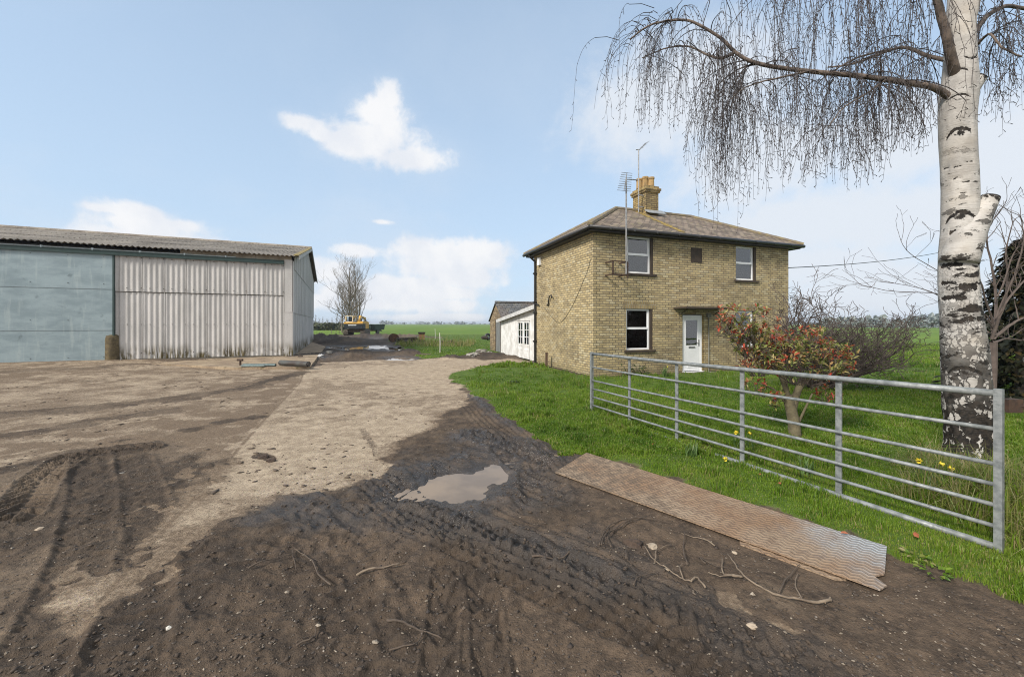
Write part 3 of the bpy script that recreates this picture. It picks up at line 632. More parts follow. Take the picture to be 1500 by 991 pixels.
# soffit board, gutter, downpipe
g = Geo()
for (a, b, c, d) in ((-ov+.06, HL+ov-.06, -ov+.06, -ov+.085), (-ov+.06, HL+ov-.06, HD+ov-.085, HD+ov-.06)): g.box(a, b, c, d, 4.70, 4.825)
for x in (-ov+.06, HL+ov-.085): g.box(x, x+.025, -ov+.09, HD+ov-.09, 4.70, 4.825)
g.box(-ov+.09, HL+ov-.09, -ov+.09, -.004, 4.715, 4.74); g.box(-ov+.09, -.004, 0, HD, 4.716, 4.741)
g.build('fascia', M_BLACK, house)
g = Geo(); c = ov + .02
for a, b in (((-c,-c),(HL+c,-c)), ((-c,HD+c),(-c,-c)), ((HL+c,-c),(HL+c,HD+c))): g.tube([(a[0],a[1],4.80),(b[0],b[1],4.79)], .062, 10)
for x in np.arange(.4, HL, .9): g.box(x-.02, x+.02, -c-.07, -ov+.05, 4.74, 4.80)
g.build('gutter', M_BLACK, house, smooth=True)
g = Geo(); g.tube([(-c,4.72,4.76),(-c+.04,4.72,4.66),(-.09,4.72,4.48),(-.075,4.72,4.3),(-.075,4.72,.02)], .048, 10)
for z in (.95, 2.2, 2.65, 3.9): g.box(-.15, -.002, 4.655, 4.785, z, z+.07)
g.tube([(-.075,4.3,2.55),(-.075,4.68,2.62)], .03, 8)
g.build('downpipe', M_BLACK, house, smooth=False)
# windows
def window(op, mid, reflect=False):
    a, b, c, d = op; w = .06; y = .07
    g = Geo(); x1 = b - .10
    g.box(a+.005, a+.005+w, y, y+.06, c+.006, d-.005); g.box(x1-w, x1, y, y+.06, c+.006, d-.005)
    g.box(a+.005+w, x1-w, y+.001, y+.059, c+.006, c+.006+w); g.box(a+.005+w, x1-w, y+.001, y+.059, d-.005-w, d-.005)
    g.box(a+.005+w, x1-w, y-.012, y+.05, mid-.04, mid+.035)
    g.box(a+.005+w, a+.03+w, y+.012, y+.045, mid+.035, d-.005-w); g.box(x1-w-.025, x1-w, y+.012, y+.045, mid+.035, d-.005-w)
    fr = g.build('window', M_UPVC, house)
    g = Geo(); g.box(a+.05, x1-.05, y+.025, y+.031, c+.05, d-.05); g.build('pane', M_GLASS, fr)
    g = Geo(); g.box(x1+.002, b-.001, .012, .125, c+.001, d-.001); g.build('reveal', M_REVEAL, fr)
    g = Geo(); g.box(a-.08, b+.10, -.055, .11, c-.075, c-.002); g.build('sill', M_REVEAL, fr)
    if reflect == 'upper':
        g = Geo(); g.sheet(np.array([[(a+.05+(x1-a-.1)*i/20, y+.12+.01*math.sin(i*2.1), z) for i in range(21)] for z in (mid+.03, d-.05)])); g.build('reflection_sheet', M_PALEREFL, fr)  # pale sheet stands in for the reflection in the upper sash
    elif reflect:
        g = Geo(); n = 40; X = np.array([[(a+.05+(x1-a-.1)*i/n, y+.14+.012*math.sin(i*1.3), z) for i in range(n+1)] for z in (c+.05, d-.05)]); g.sheet(X); g.build('reflection_sheet', M_SKYREFL, fr)  # blue-grey sheet carries the sky reflection in its colour
window(OPS[0], 4.11, True); window(OPS[1], 4.06, True); window(OPS[2], 1.60, 'upper'); window(OPS[3], 1.58)
# front door
a, b, c, d = OPS[4]; x1 = b - .08
g = Geo()
g.box(a+.003, a+.07, .03, .10, c, d-.04); g.box(x1-.07, x1, .03, .10, c, d-.04); g.box(a+.07, x1-.07, .031, .099, d-.11, d-.04)
g.box(a+.07, a+.19, .045, .085, c+.05, d-.11); g.box(x1-.19, x1-.07, .045, .085, c+.05, d-.11)
g.box(a+.19, x1-.19, .046, .084, c+.05, .98); g.box(a+.19, x1-.19, .046, .084, d-.22, d-.11)
g.box(a+.25, x1-.25, .036, .046, c+.16, c+.24)
dr = g.build('door', M_UPVC, house)
g = Geo(); g.box(a+.18, x1-.18, .062, .07, .97, d-.21); g.build('pane', M_GLASS, dr)
g = Geo(); g.box((a+x1)/2-.14, (a+x1)/2+.14, .030, .046, .88, .94); g.build('letterbox', M_ALU, dr)
g = Geo(); g.box(x1-.15, x1-.11, .030, .045, .95, 1.18); g.tube([(x1-.13,.02,1.06),(x1-.24,.015,1.06)], .01, 8); g.build('handle', M_ALU, dr)
g = Geo(); g.box(a-.02, x1+.02, -.10, .12, -.01, .045); g.build('threshold', M_UPVC, dr)
g = Geo(); g.box(x1+.002, b-.001, .012, .11, .02, d); g.build('reveal', M_BRICKD, dr, uv=True)
g = Geo(); g.box(a-.2, b+.3, -.85, -.02, -.2, .025); g.build('doorstep', plain('grey_concrete', (.30, .28, .24), (.22, .20, .17), 4, .9, 0, .004), house)
g = Geo(); g.box(3.22, 5.28, -.60, .0, 2.27, 2.335); g.tube([(3.45,-.02,2.05),(3.45,-.42,2.26)], .015, 6); g.tube([(5.0,-.02,2.05),(5.0,-.42,2.26)], .015, 6)
g.build('porch_canopy', M_REVEAL, house)
g = Geo(); g.tube([(4.78,-.03,.02),(4.78,-.03,2.0)], .022, 8); g.box(4.70,4.86,-.07,-.001,1.98,2.12); g.build('cable_duct', plain('grey_duct', (.22,.21,.18), None, 5, .7), house)
g = Geo(); g.box(3.99, 4.02, -.012, .03, 3.95, 4.47); g.box(4.46, 4.49, -.012, .03, 3.95, 4.47); g.box(4.02, 4.46, -.011, .03, 3.95, 3.98); g.box(4.02, 4.46, -.011, .03, 4.44, 4.47); g.box(4.02, 4.46, -.004, .02, 3.98, 4.44)
g.build('plaque', M_REVEAL, house)
g = Geo(); g.box(-.09, -.002, 4.22, 4.46, 4.25, 4.57); g.build('alarm_box', M_UPVC, house)
g = Geo(); P = [(-.012, .12, 3.9)]
for u in np.linspace(0, 1, 18): P.append((-.013, .35 + 3.5 * u, 3.6 - 1.9 * math.sin(math.pi * min(1, u * 1.35 + .03) * .5) + (1.0 * max(0, u - .55) ** 1.4 * 2.2)))
g.tube(P, .006, 5); g.build('wall_cable', M_BLACK, house)
g = Geo(); g.tube([(-.03,3.55,2.50),(-.05,3.40,2.52),(-.09,3.2,2.86),(-.10,3.0,2.88),(-.10,2.95,2.78)], .028, 8); g.build('vent_pipe', M_BLACK, house, smooth=True)
# chimney
g = Geo(); cx0, cx1, cy0, cy1 = 3.68, 4.30, 2.08, 2.92
g.box(cx0, cx1, cy0, cy1, 5.9, 7.10)
g.box(cx0-.05, cx1+.05, cy0-.05, cy1+.05, 7.10, 7.18); g.box(cx0-.08, cx1+.08, cy0-.08, cy1+.08, 7.18, 7.27); g.box(cx0-.02, cx1+.02, cy0-.02, cy1+.02, 7.27, 7.36)
g.hexa([(cx0,cy0,7.36),(cx1,cy0,7.36),(cx1,cy1,7.36),(cx0,cy1,7.36),(cx0+.14,cy0+.14,7.44),(cx1-.14,cy0+.14,7.44),(cx1-.14,cy1-.14,7.44),(cx0+.14,cy1-.14,7.44)])
chim = g.build('chimney', M_BRICKD, roof, uv=True)
M_POT = plain('ochre_clay', (.42, .27, .11), (.27, .19, .09), 7, .85, 0, .003)
for (px_, py_, h) in ((3.81, 2.67, .42), (3.99, 2.52, .47), (4.17, 2.37, .42)):
    g = Geo(); g.tube([(px_,py_,7.40),(px_,py_,7.40+h*.82),(px_,py_,7.40+h*.83),(px_,py_,7.40+h)], [.125,.115,.135,.135], 16); g.tube([(px_,py_,7.40+h+.001),(px_,py_,7.40+h+.004)], [.10,.10], 12)
    o = g.build('chimney_pot', M_POT, roof)
g = Geo(); g.hexa([(cx0-.02,cy0-.22,6.19),(cx1+.22,cy0-.22,6.19),(cx1+.22,cy0+.03,6.33),(cx0-.02,cy0+.03,6.33),(cx0-.02,cy0-.22,6.215),(cx1+.22,cy0-.22,6.215),(cx1+.22,cy0+.03,6.40),(cx0-.02,cy0+.03,6.40)])
g.build('lead_flashing', plain('lead', (.30,.32,.33), (.2,.21,.22), 6, .6), roof)
# aerials: fixed to the house but things of their own
def hloc(a, b, z=0): p = house_pt(a, b); return (p[0], p[1], z)
ae = thing('tv_aerial', 'tall rusty pole with ladder-like TV aerial bracketed beside the upper front window', 'aerial', hloc(.96, -.42, 3.35), HROT)
g = Geo(); g.tube([(0,0,0),(0,0,1.6),(0,0,3.10)], [.028,.026,.024], 8); g.build('pole', M_ALU, ae)
g = Geo(); z1, z0 = .40, -.02
for z in (z1, z0): g.box(-.52,.03,-.02,.02,z-.02,z+.02); g.box(-.52,-.48,.0,.42,z-.02,z+.02); g.box(-.0,.04,.0,.42,z-.02,z+.02)
g.box(-.52,-.48,-.02,.02,z0,z1); g.box(.03,.07,-.02,.02,z0-.1,z1); g.build('wall_bracket', M_IRON, ae)
g = Geo(); bd = np.array((.10,.05,.36)); b0 = np.array((-.02,0,3.02))
g.tube([b0 - bd*1.0, b0 + bd*.72], .012, 6)
for i in range(9):
    p = b0 + bd * (-1.0 + 1.72 * i / 8); L = .24 - .006 * i; g.tube([p - np.array((L,-.02,.0)), p + np.array((L,-.02,0))], .0085, 5)
g.tube([(0,0,3.05),(.32,.1,3.12),(.55,.14,3.14)], .016, 6); g.build('antenna', M_ALU, ae)
a2 = thing('tv_aerial', 'slender mast with one slanting boom standing left of the chimney', 'aerial', hloc(3.42, 2.2, 6.2), HROT)
g = Geo(); g.tube([(0,0,-.05),(0,0,2.62)], .024, 8); g.build('mast', M_ALU, a2)
g = Geo(); g.tube([(-.12,0,2.58),(.06,0,2.62),(.46,.12,3.0)], .017, 6)
for i in range(5): p = np.array((.1+.09*i, .02*i, 2.66+.085*i)); g.tube([p-np.array((.03,-.14,.0)), p+np.array((.03,-.14,0))], .006, 5)
g.build('boom', M_ALU, a2)
for z in (.28, .75): g = Geo(); g.box(-.03,.26,-.02,.02,z,z+.04); g.build('bracket', M_ALU, a2)
# small post by the side wall
pp = hloc(-.28, 3.05, 0); g = Geo(); g.box(pp[0]-.045, pp[0]+.045, pp[1]-.045, pp[1]+.045, -.1, .62)
tag(g.build('timber_post', plain('brown_timber', (.085,.05,.032), None, 8, .85, 0, .003, 40, (1,1,.2))), 'short brown post standing against the yellow brick side wall', 'post')

# ------------------------------------------------------------------ white lean-to and slate-roofed shed behind the house
lean = thing('lean_to', 'white painted lean-to with glazed double door between house and brick shed', 'outbuilding', (*HOUSE_A, 0), HROT)
lx = .42; y0, y1 = HD + .01, 11.15
def lz(y): return 2.62 + (1.96 - 2.62) * (y - y0) / (y1 - y0)
g = Geo()
def lw(a, b, za, zb):  # side wall facing -x between y=a..b
    g.add([(lx,b,za),(lx,a,za),(lx,a,zb if zb else lz(a)),(lx,b,zb if zb else lz(b))],[(0,1,2,3)])
DY0, DY1 = 6.55, 8.30
lw(y0, DY0, -.2, None); lw(DY1, y1, -.2, None)
g.add([(lx,DY1,1.90),(lx,DY0,1.90),(lx,DY0,lz(DY0)),(lx,DY1,lz(DY1))],[(0,1,2,3)])
g.add([(lx,y1,-.2),(5,y1,-.2),(5,y1,lz(y1)),(lx,y1,lz(y1))],[(0,1,2,3)])
for i in range(1, 6): 
    yb = DY1 + (y1 - DY1) * i / 6; g.box(lx-.008, lx, yb-.012, yb+.012, 0, lz(yb)-.02)
g.build('wall', M_WPAINT, lean)
g = Geo(); n_ = 2
g.hexa([(lx-.22,y0-.02,lz(y0)),(5,y0-.02,lz(y0)),(5,y1+.15,lz(y1)-.02),(lx-.22,y1+.15,lz(y1)-.02),(lx-.22,y0-.02,lz(y0)+.05),(5,y0-.02,lz(y0)+.05),(5,y1+.15,lz(y1)+.03),(lx-.22,y1+.15,lz(y1)+.03)])
rf = g.build('roof', M_SLATE2, lean, uv=True)
g = Geo(); g.hexa([(lx-.25,y0-.02,lz(y0)-.14),(lx-.222,y0-.02,lz(y0)-.14),(lx-.222,y1+.15,lz(y1)-.15),(lx-.25,y1+.15,lz(y1)-.15),(lx-.25,y0-.02,lz(y0)+.055),(lx-.222,y0-.02,lz(y0)+.055),(lx-.222,y1+.15,lz(y1)+.035),(lx-.25,y1+.15,lz(y1)+.035)])
g.build('bargeboard', plain('grey_white_board', (.58,.58,.57), (.42,.42,.40), 4, .7), rf)
for k in range(2):
    a = DY0 + .03 + k * (DY1 - DY0 - .06) / 2; b = a + (DY1 - DY0 - .06) / 2 - .01; m = (a + b) / 2; g = Geo(); X0, X1 = lx - .01, lx + .035
    g.box(X0, X1, a, a+.09, .02, 1.88); g.box(X0, X1, b-.09, b, .02, 1.88)
    for (p, q) in ((.02,.16),(.42,.50),(.62,.74),(1.80,1.88)): g.box(X0+.001, X1-.001, a+.09, b-.09, p, q)
    g.box(X0+.004, X1-.004, m-.014, m+.014, .74, 1.80)
    for z in (1.09, 1.44): g.box(X0+.003, X1-.003, a+.09, b-.09, z-.013, z+.013)
    g.box(X0+.015, X1-.01, a+.09, b-.09, .16, .42)
    g.box(X0+.015, X1-.01, a+.09, b-.09, .50, .62)
    dd = g.build('door', M_WPAINT, lean); g = Geo(); g.box(lx+.01, lx+.016, a+.08, b-.08, .73, 1.81); g.build('pane', M_GLASSD, dd)
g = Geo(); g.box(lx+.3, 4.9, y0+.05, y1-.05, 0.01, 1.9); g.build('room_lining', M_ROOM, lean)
shed = thing('brick_shed', 'small brick shed with grey slate roof standing beyond the white lean-to', 'shed', (*HOUSE_A, 0), HROT)
sx, sy0, sy1, sm = .62, 11.32, 14.1, 12.72
g = Geo(); g.add([(sx,sy1,-.2),(sx,sy0,-.2),(sx,sy0,1.95),(sx,sm,3.02),(sx,sy1,1.95)],[(0,1,2,4)],[(2,3,4)])
g.add([(sx,sy0,-.2),(5.4,sy0,-.2),(5.4,sy0,1.95),(sx,sy0,1.95)],[(0,1,2,3)]); g.add([(5.4,sy1,-.2),(sx,sy1,-.2),(sx,sy1,1.95),(5.4,sy1,1.95)],[(0,1,2,3)])
g.add([(5.4,sy0,-.2),(5.4,sy1,-.2),(5.4,sy1,1.95),(5.4,sm,3.02),(5.4,sy0,1.95)],[(0,1,2,4)],[(2,3,4)])
g.build('wall', M_SHEDB, shed, uv=True)
g = Geo()
for ya, sgn in ((sy0, 1), (sy1, -1)):
    g.hexa([(sx-.08,ya-.12*sgn,1.90),(5.5,ya-.12*sgn,1.90),(5.5,sm,3.06),(sx-.08,sm,3.06),(sx-.08,ya-.12*sgn,1.95),(5.5,ya-.12*sgn,1.95),(5.5,sm,3.11),(sx-.08,sm,3.11)])
rf = g.build('roof', M_SLATE2, shed, uv=True)
g = Geo(); ridge_run(g, (sx-.08,sm,3.11), (5.5,sm,3.10)); g.build('ridge_tile', M_SLATE2, rf, uv=True)
M_GREYW = plain('weathered_grey_wood', (.20,.21,.21), (.12,.125,.125), 5, .85, 0, .004, 30, (1,1,.15))
g = Geo(); g.box(sx-.03, sx+.04, 11.75, 12.65, .02, 1.85)
for yy in np.arange(11.85, 12.65, .15): g.box(sx-.036, sx-.03, yy, yy+.012, .02, 1.85)
dd = g.build('door', M_GREYW, shed)
g = Geo(); g.box(sx-.05, sx+.03, 11.66, 11.75, 0, 1.95); g.box(sx-.05, sx+.03, 12.65, 12.74, 0, 1.95); g.build('door_frame', M_REVEAL, dd)
# overhead wire and its pole
c0 = np.array((*house_pt(8.88, .0), 3.98)); pole = np.array((32.2, 28.3, 7.2)); g = Geo(); P = []
for u in np.linspace(0, 1, 40): p = c0 + (pole - c0) * u; p[2] -= .42 * 4 * u * (1 - u) * .55; P.append(p)
g.tube(P, .017, 5); tag(g.build('overhead_cable', M_BLACK), 'thin black wire running from the house corner to a pole behind the birch', 'cable')
up = thing('utility_pole', 'wooden pole carrying the house wire, hidden behind the birch trunk', 'pole', (32.3, 28.4, 0))
g = Geo(); g.tube([(0,0,-.2),(0,0,7.7)], [.13,.10], 12); g.build('mast', plain('creosoted_wood', (.10,.075,.055), None, 8, .9, 0, .004, 30, (1,1,.1)), up)
g = Geo(); g.box(-.5,.5,-.05,.05,7.2,7.32); g.build('crossarm', M_REVEAL, up)
# ------------------------------------------------------------------ barn
def fibre_mat():
    s = NT('cement_sheet'); co = s.coord('Object'); x, y, z = s.sep(co)
    n = s.noise(s.coord('Object', (1, 1, .25)), 2.2, 5, .6); f = s.noise(co, 26, 4, .6); sm = s.noise(s.coord('Object', (2.2, 2.2, .18)), 3, 4, .6)
    col = s.mix(s.ramp(n, .32, .70), (.53, .515, .50), (.43, .42, .405)); col = s.mix(s.ramp(sm, .55, .78, 0, .2), col, (.27, .26, .24))
    col = s.mix(s.ramp(f, .45, .7, 0, .25), col, (.22, .21, .19))
    moss = s.math('MULTIPLY', s.ramp(s.math('ADD', z, s.math('MULTIPLY', s.math('SUBTRACT', f, .5), .5)), .95, .25), s.ramp(s.noise(co, .9, 3, .5), .32, .48))
    col = s.mix(s.math('MULTIPLY', moss, s.ramp(s.noise(s.coord('Object', (9, 9, .8)), 2, 3), .36, .56)), col, (.095, .075, .030))
    s.bump(f, .003); return s.done(col, .9, 0, .25)
M_FIB = fibre_mat()
def roof_fibre():
    s = NT('mossy_roof_sheet'); co = s.coord('Object'); n = s.noise(co, .5, 5, .62); f = s.noise(co, 9, 5, .65); st = s.noise(s.coord('Object', (2, .25, 1)), 2, 4)
    col = s.mix(s.ramp(n, .36, .64), (.33, .29, .245), (.19, .165, .14)); col = s.mix(s.ramp(st, .45, .7, 0, .7), col, (.36, .315, .25))
    col = s.mix(s.math('MULTIPLY', s.ramp(f, .5, .65), .6), col, (.11, .10, .075)); s.bump(f, .01); return s.done(col, .92, 0, .2)
M_RFIB = roof_fibre()
def door_steel():
    s = NT('blue_grey_steel'); co = s.coord('Object'); n = s.noise(s.coord('Object', (.5, 1, 1.6)), 1.6, 6, .65); f = s.noise(co, 16, 4, .65); v = s.noise(s.coord('Object', (3, 3, .35)), 2, 4, .6)
    col = s.mix(s.ramp(n, .34, .68), (.275, .345, .37), (.20, .26, .285)); col = s.mix(s.ramp(v, .5, .7, 0, .4), col, (.38,.44,.44))
    col = s.mix(s.ramp(s.noise(co, 2.3, 4, .5), .64, .74, 0, .6), col, (.09, .125, .14)); col = s.mix(s.ramp(f, .62, .75, 0, .5), col, (.10, .13, .14))
    s.bump(n, .006, .4); return s.done(col, s.ramp(n, .3, .7, .5, .68), .12, .4)
M_DOOR = door_steel()
M_GREEN = plain('dark_green_paint', (.012, .035, .032), (.02, .05, .045), 6, .55, 0, .001)
M_DARK = plain('dark_timber_and_shade', (.035, .028, .022), (.02, .017, .014), 5, .9, 0, .003)
M_TAN = plain('stained_cement_board', (.36, .31, .24), (.25, .20, .14), 3.5, .9, 0, .004)
M_MOSSC = plain('mossy_concrete', (.15, .115, .06), (.07, .055, .03), 6, .95, 0, .012, 18)
barn = thing('barn', 'long farm barn clad in pale corrugated cement sheets with large blue-grey sliding door', 'barn', (*BARN_A, 0), math.atan2(BU[1], BU[0]))
barn.rotation_euler = (0, 0, 0)
def bw(a, b, z): p = a * BU + b * BV; return (p[0], p[1], z)   # relative to the barn's front corner
def bbox(g, a0, a1, b0, b1, z0, z1):
    g.hexa([bw(a0,b0,z0),bw(a1,b0,z0),bw(a1,b1,z0),bw(a0,b1,z0),bw(a0,b0,z1),bw(a1,b0,z1),bw(a1,b1,z1),bw(a0,b1,z1)])
BL, BD, RS = 19.0, 19.2, 10.8
ZE, ZR, ZB = 5.20, 7.50, 5.85
def gh(b): return ZE - .12 + (ZR - ZE) * (b + .3) / (RS + .3) if b <= RS else ZR - .12 + (ZB - ZR) * (b - RS) / (BD - RS)
PIT = .20
def corr_front(g, a0, a1, z0, z1, b, amp=.016, lap=1.02):
    n = int((a1 - a0) / PIT * 8); X = []
    for z in (z0, z1): X.append([bw(a0+(a1-a0)*i/n, b + amp * math.cos(2*math.pi*(a0+(a1-a0)*i/n)/PIT), z) for i in range(n+1)])
    g.sheet(np.array(X)[:, ::-1])
    for k in range(int((a1 - a0) / (PIT * 4)) + 1):     # sheet side laps
        a = a0 + k * PIT * 4 + .01; g.hexa([bw(a,b-amp-.006,z0),bw(a+.012,b-amp-.006,z0),bw(a+.012,b+.0,z0),bw(a,b+.0,z0),bw(a,b-amp-.006,z1),bw(a+.012,b-amp-.006,z1),bw(a+.012,b,z1),bw(a,b,z1)])
FA0, FA1 = .36, 6.92
g = Geo(); corr_front(g, FA0, FA1, .16, 3.24, 0.0); corr_front(g, FA0, FA1, 3.20, 4.86, -.035)
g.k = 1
for z in (.42, 1.72, 3.36, 4.72):
    for i in range(int((FA1-FA0)/(PIT*2))): 
        a = FA0 + .03 + PIT*2*i + PIT*.5*(i%2); p = bw(a, -.045 if z < 3.2 else -.08, z); g.cyl((p[0],p[1],p[2]-.014), .018, .028, 6)
for i in range(int((FA1 - FA0) / PIT * 6)):     # dark ribbon standing in for shade in the lap between the two tiers
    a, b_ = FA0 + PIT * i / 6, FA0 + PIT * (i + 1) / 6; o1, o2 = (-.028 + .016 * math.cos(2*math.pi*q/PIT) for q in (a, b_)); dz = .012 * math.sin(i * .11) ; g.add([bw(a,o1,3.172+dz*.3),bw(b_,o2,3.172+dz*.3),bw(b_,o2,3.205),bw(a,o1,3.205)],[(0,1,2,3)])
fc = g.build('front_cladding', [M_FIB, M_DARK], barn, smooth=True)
g = Geo(); bbox(g, -.02, .35, -.055, .02, .02, 2.36); bbox(g, -.01, .34, -.07, .02, 2.34, 5.02); bbox(g, -.05, -.02, -.05, .34, .02, 2.36); bbox(g, -.06, -.03, -.06, .34, 2.33, 4.98); bbox(g, .0, .3, .03, .3, -.2, 4.9)
g.build('corner_post', M_FIB, barn)
# end wall: three tiers of sheets, top tier cut to the roof line
def corr_end(g, z0f, z1f, off, amp=.016):
    n = int(BD / PIT * 6); X0 = []; X1 = []
    for i in range(n + 1):
        b = .30 + (BD - .30) * i / n; o = -off + amp * math.cos(2*math.pi*b/PIT); X0.append(bw(o, b, z0f(b))); X1.append(bw(o, b, z1f(b)))
    g.sheet(np.array([X0, X1]))
g = Geo(); corr_end(g, lambda b: .10, lambda b: 2.36, 0.0); corr_end(g, lambda b: 2.32, lambda b: 4.66, .03); corr_end(g, lambda b: 4.62, lambda b: max(4.63, gh(b)), .06)
for k in range(1, 14):
    b = .3 + k * PIT * 6
    for z0, z1, o in ((.1,2.36,.02),(2.32,4.66,.05),(4.62,gh(b)-.02,.08)): bbox(g, -o-.012, -o+.0, b, b+.014, z0, z1)
g.build('end_cladding', M_FIB, barn, smooth=True)
# dark framed interior, back and far sides
g = Geo(); 
g.add([bw(.4,BD,-.2),bw(BL,BD,-.2),bw(BL,BD,ZB-.1),bw(.4,BD,ZB-.1)],[(0,1,2,3)]); g.add([bw(BL,0,-.2),bw(BL,BD,-.2),bw(BL,BD,gh(BD)),bw(BL,RS,gh(RS)),bw(BL,0,gh(0))],[(0,1,2,4)],[(2,3,4)])
g.build('far_cladding', M_FIB, barn)
g = Geo(); bbox(g, .4, BL, .35, .40, 0, 4.9); g.build('inner_lining', M_DARK, barn)
# roof slopes, corrugated along the fall
g = Geo(); n = int((BL + .4) / PIT * 6); aa = -.32 + np.arange(n + 1) * (BL + .5) / n; wv = .030 * np.cos(2*math.pi*aa/PIT)
def rz_(b): return ZE + (ZR - ZE) * (b + .3) / (RS + .3) if b <= RS else ZR + (ZB - ZR) * (b - RS) / (BD - RS)
tiers = [(-.34, 3.6, 0.0), (3.45, 7.3, .018), (7.15, RS, .036)]
for b0, b1, off in tiers: g.sheet(np.array([[bw(a, b0, rz_(b0) + off + w) for a, w in zip(aa, wv)], [bw(a, b1, rz_(b1) + off + .0 + w) for a, w in zip(aa, wv)]])[:, ::-1])
for b0, b1, off in [(RS, 15, .02), (14.9, BD + .3, 0)]: g.sheet(np.array([[bw(a, b0, rz_(b0) + off + w) for a, w in zip(aa, wv)], [bw(a, b1, rz_(b1) + off + w) for a, w in zip(aa, wv)]])[:, ::-1])
# underside at the eaves
g.sheet(np.array([[bw(a, -.34, rz_(-.34) - .014 + w) for a, w in zip(aa, wv)], [bw(a, .5, rz_(.5) - .014 + w) for a, w in zip(aa, wv)]]))
rf = g.build('roof', M_RFIB, barn, smooth=True)
g = Geo(); g.tube([bw(-.32, RS, ZR+.05), bw(BL+.2, RS, ZR+.05)], .13, 8); g.build('ridge_cap', M_RFIB, rf)
M_YLICH = plain('lichened_verge', (.27, .21, .07), (.17, .14, .08), 5, .95, 0, .01)
g = Geo()
for b0, b1 in ((-.36, RS), (RS, BD + .32)):
    g.hexa([bw(-.36,b0,rz_(b0)-.14),bw(-.10,b0,rz_(b0)-.14),bw(-.10,b1,rz_(b1)-.14),bw(-.36,b1,rz_(b1)-.14)] and [bw(-.345,b0,rz_(b0)+.03),bw(-.10,b0,rz_(b0)+.03),bw(-.10,b1,rz_(b1)+.03),bw(-.345,b1,rz_(b1)+.03),bw(-.345,b0,rz_(b0)+.075),bw(-.10,b0,rz_(b0)+.075),bw(-.10,b1,rz_(b1)+.075),bw(-.345,b1,rz_(b1)+.075)])
g.build('verge_cap', M_YLICH, rf)
g = Geo()
for b0, b1 in ((-.30, RS), (RS, BD + .3)):
    g.hexa([bw(-.36,b0,rz_(b0)-.16),bw(-.33,b0,rz_(b0)-.16),bw(-.33,b1,rz_(b1)-.16),bw(-.36,b1,rz_(b1)-.16),bw(-.36,b0,rz_(b0)+.028),bw(-.33,b0,rz_(b0)+.028),bw(-.33,b1,rz_(b1)+.028),bw(-.36,b1,rz_(b1)+.028)])
g.build('bargeboard', M_FIB, rf)
# eaves band: tan board at the right, open and dark further left; sliding track below
g = Geo(); bbox(g, .02, 4.6, -.03, .02, 4.90, 5.24); 
for a in np.arange(.5, 4.6, .55): bbox(g, a, a+.10, -.05, -.03, 4.92, 5.20)
g.build('eaves_board', M_TAN, barn)
g = Geo(); bbox(g, 4.6, BL, -.02, .03, 4.86, 5.10); g.build('eaves_gap_shade', M_DARK, barn)  # dark bar stands in for the shade in the open eaves gap
g = Geo(); bbox(g, .36, BL, -.19, -.09, 4.78, 4.92); bbox(g, .36, BL, -.20, -.06, 4.93, 4.965); g.build('door_track', M_GREEN, barn)
g = Geo(); g.tube([bw(2.4,-.16,4.985), bw(BL,-.16,5.0)], .035, 8)
for a in np.arange(2.8, BL, 1.6): p = bw(a,-.16,4.95); g.cyl((p[0],p[1],p[2]), .05, .09, 8)
g.build('track_rail', M_GALV, barn)
g = Geo()
DA0, DA1 = 6.96, 13.4
for i, (z0, z1) in enumerate(((.03,1.47),(1.44,3.28),(3.25,4.90))): bbox(g, DA0, DA1, -.085-.006*i, -.05, z0, z1)
g.k = 1
for z in (.3, 1.9, 3.5, 4.7):
    for a in np.arange(DA0 + .3, DA1, 1.15): p = bw(a, -.094 if z < 3.2 else -.103, z); g.cyl((p[0],p[1],p[2]-.01), .014, .02, 6)
for z in (1.462, 3.268): bbox(g, DA0, DA1, -.0945 if z < 3 else -.1005, -.08, z-.005, z+.003)
dd = g.build('sliding_door', [M_DOOR, M_DARK], barn)
for a in (DA0-.06, DA1): g = Geo(); bbox(g, a, a+.06, -.13, -.02, .03, 4.92); g.build('door_edge', M_GREEN, dd)
g = Geo(); bbox(g, DA1+.1, BL, -.06, .0, .03, 4.9); g.build('second_sliding_door', M_DOOR, barn)
g = Geo(); bbox(g, .36, FA1, -.02, .3, -.2, .15); bbox(g, -.02, .3, .35, BD, -.2, .09); g.build('plinth', plain('damp_concrete', (.16,.14,.11), (.09,.08,.065), 4, .95, 0, .006), barn)
# concrete apron slab round the corner of the barn
ap = [gp(343,537.5,.10), gp(454,536,.10), gp(477,506.5,.10), tuple(barn_pt(-.0,17)), tuple(barn_pt(0,.0)), tuple(barn_pt(7,-.2)), gp(178,530,.10)]
g = Geo(); nsub = []
for i in range(len(ap)):
    a, b = np.array(ap[i]), np.array(ap[(i+1)%len(ap)])
    for k in range(5): nsub.append(a + (b - a) * k / 5 + RNG.normal(0, .025, 2) * (k > 0))
ca = np.array((-13.2, 19.0))
m = len(nsub); V = [(p[0],p[1],-.1) for p in nsub] + [(p[0],p[1],.09+.008*math.sin(i)) for i,p in enumerate(nsub)]
g.add(V, [(i,(i+1)%m,m+(i+1)%m,m+i) for i in range(m)])
from mathutils.geometry import tessellate_polygon
T = tessellate_polygon([[Vector((p[0],p[1],0)) for p in nsub]]); g.add([(p[0],p[1],.09+.008*math.sin(i)) for i,p in enumerate(nsub)], t=[tuple(t_) for t_ in T])
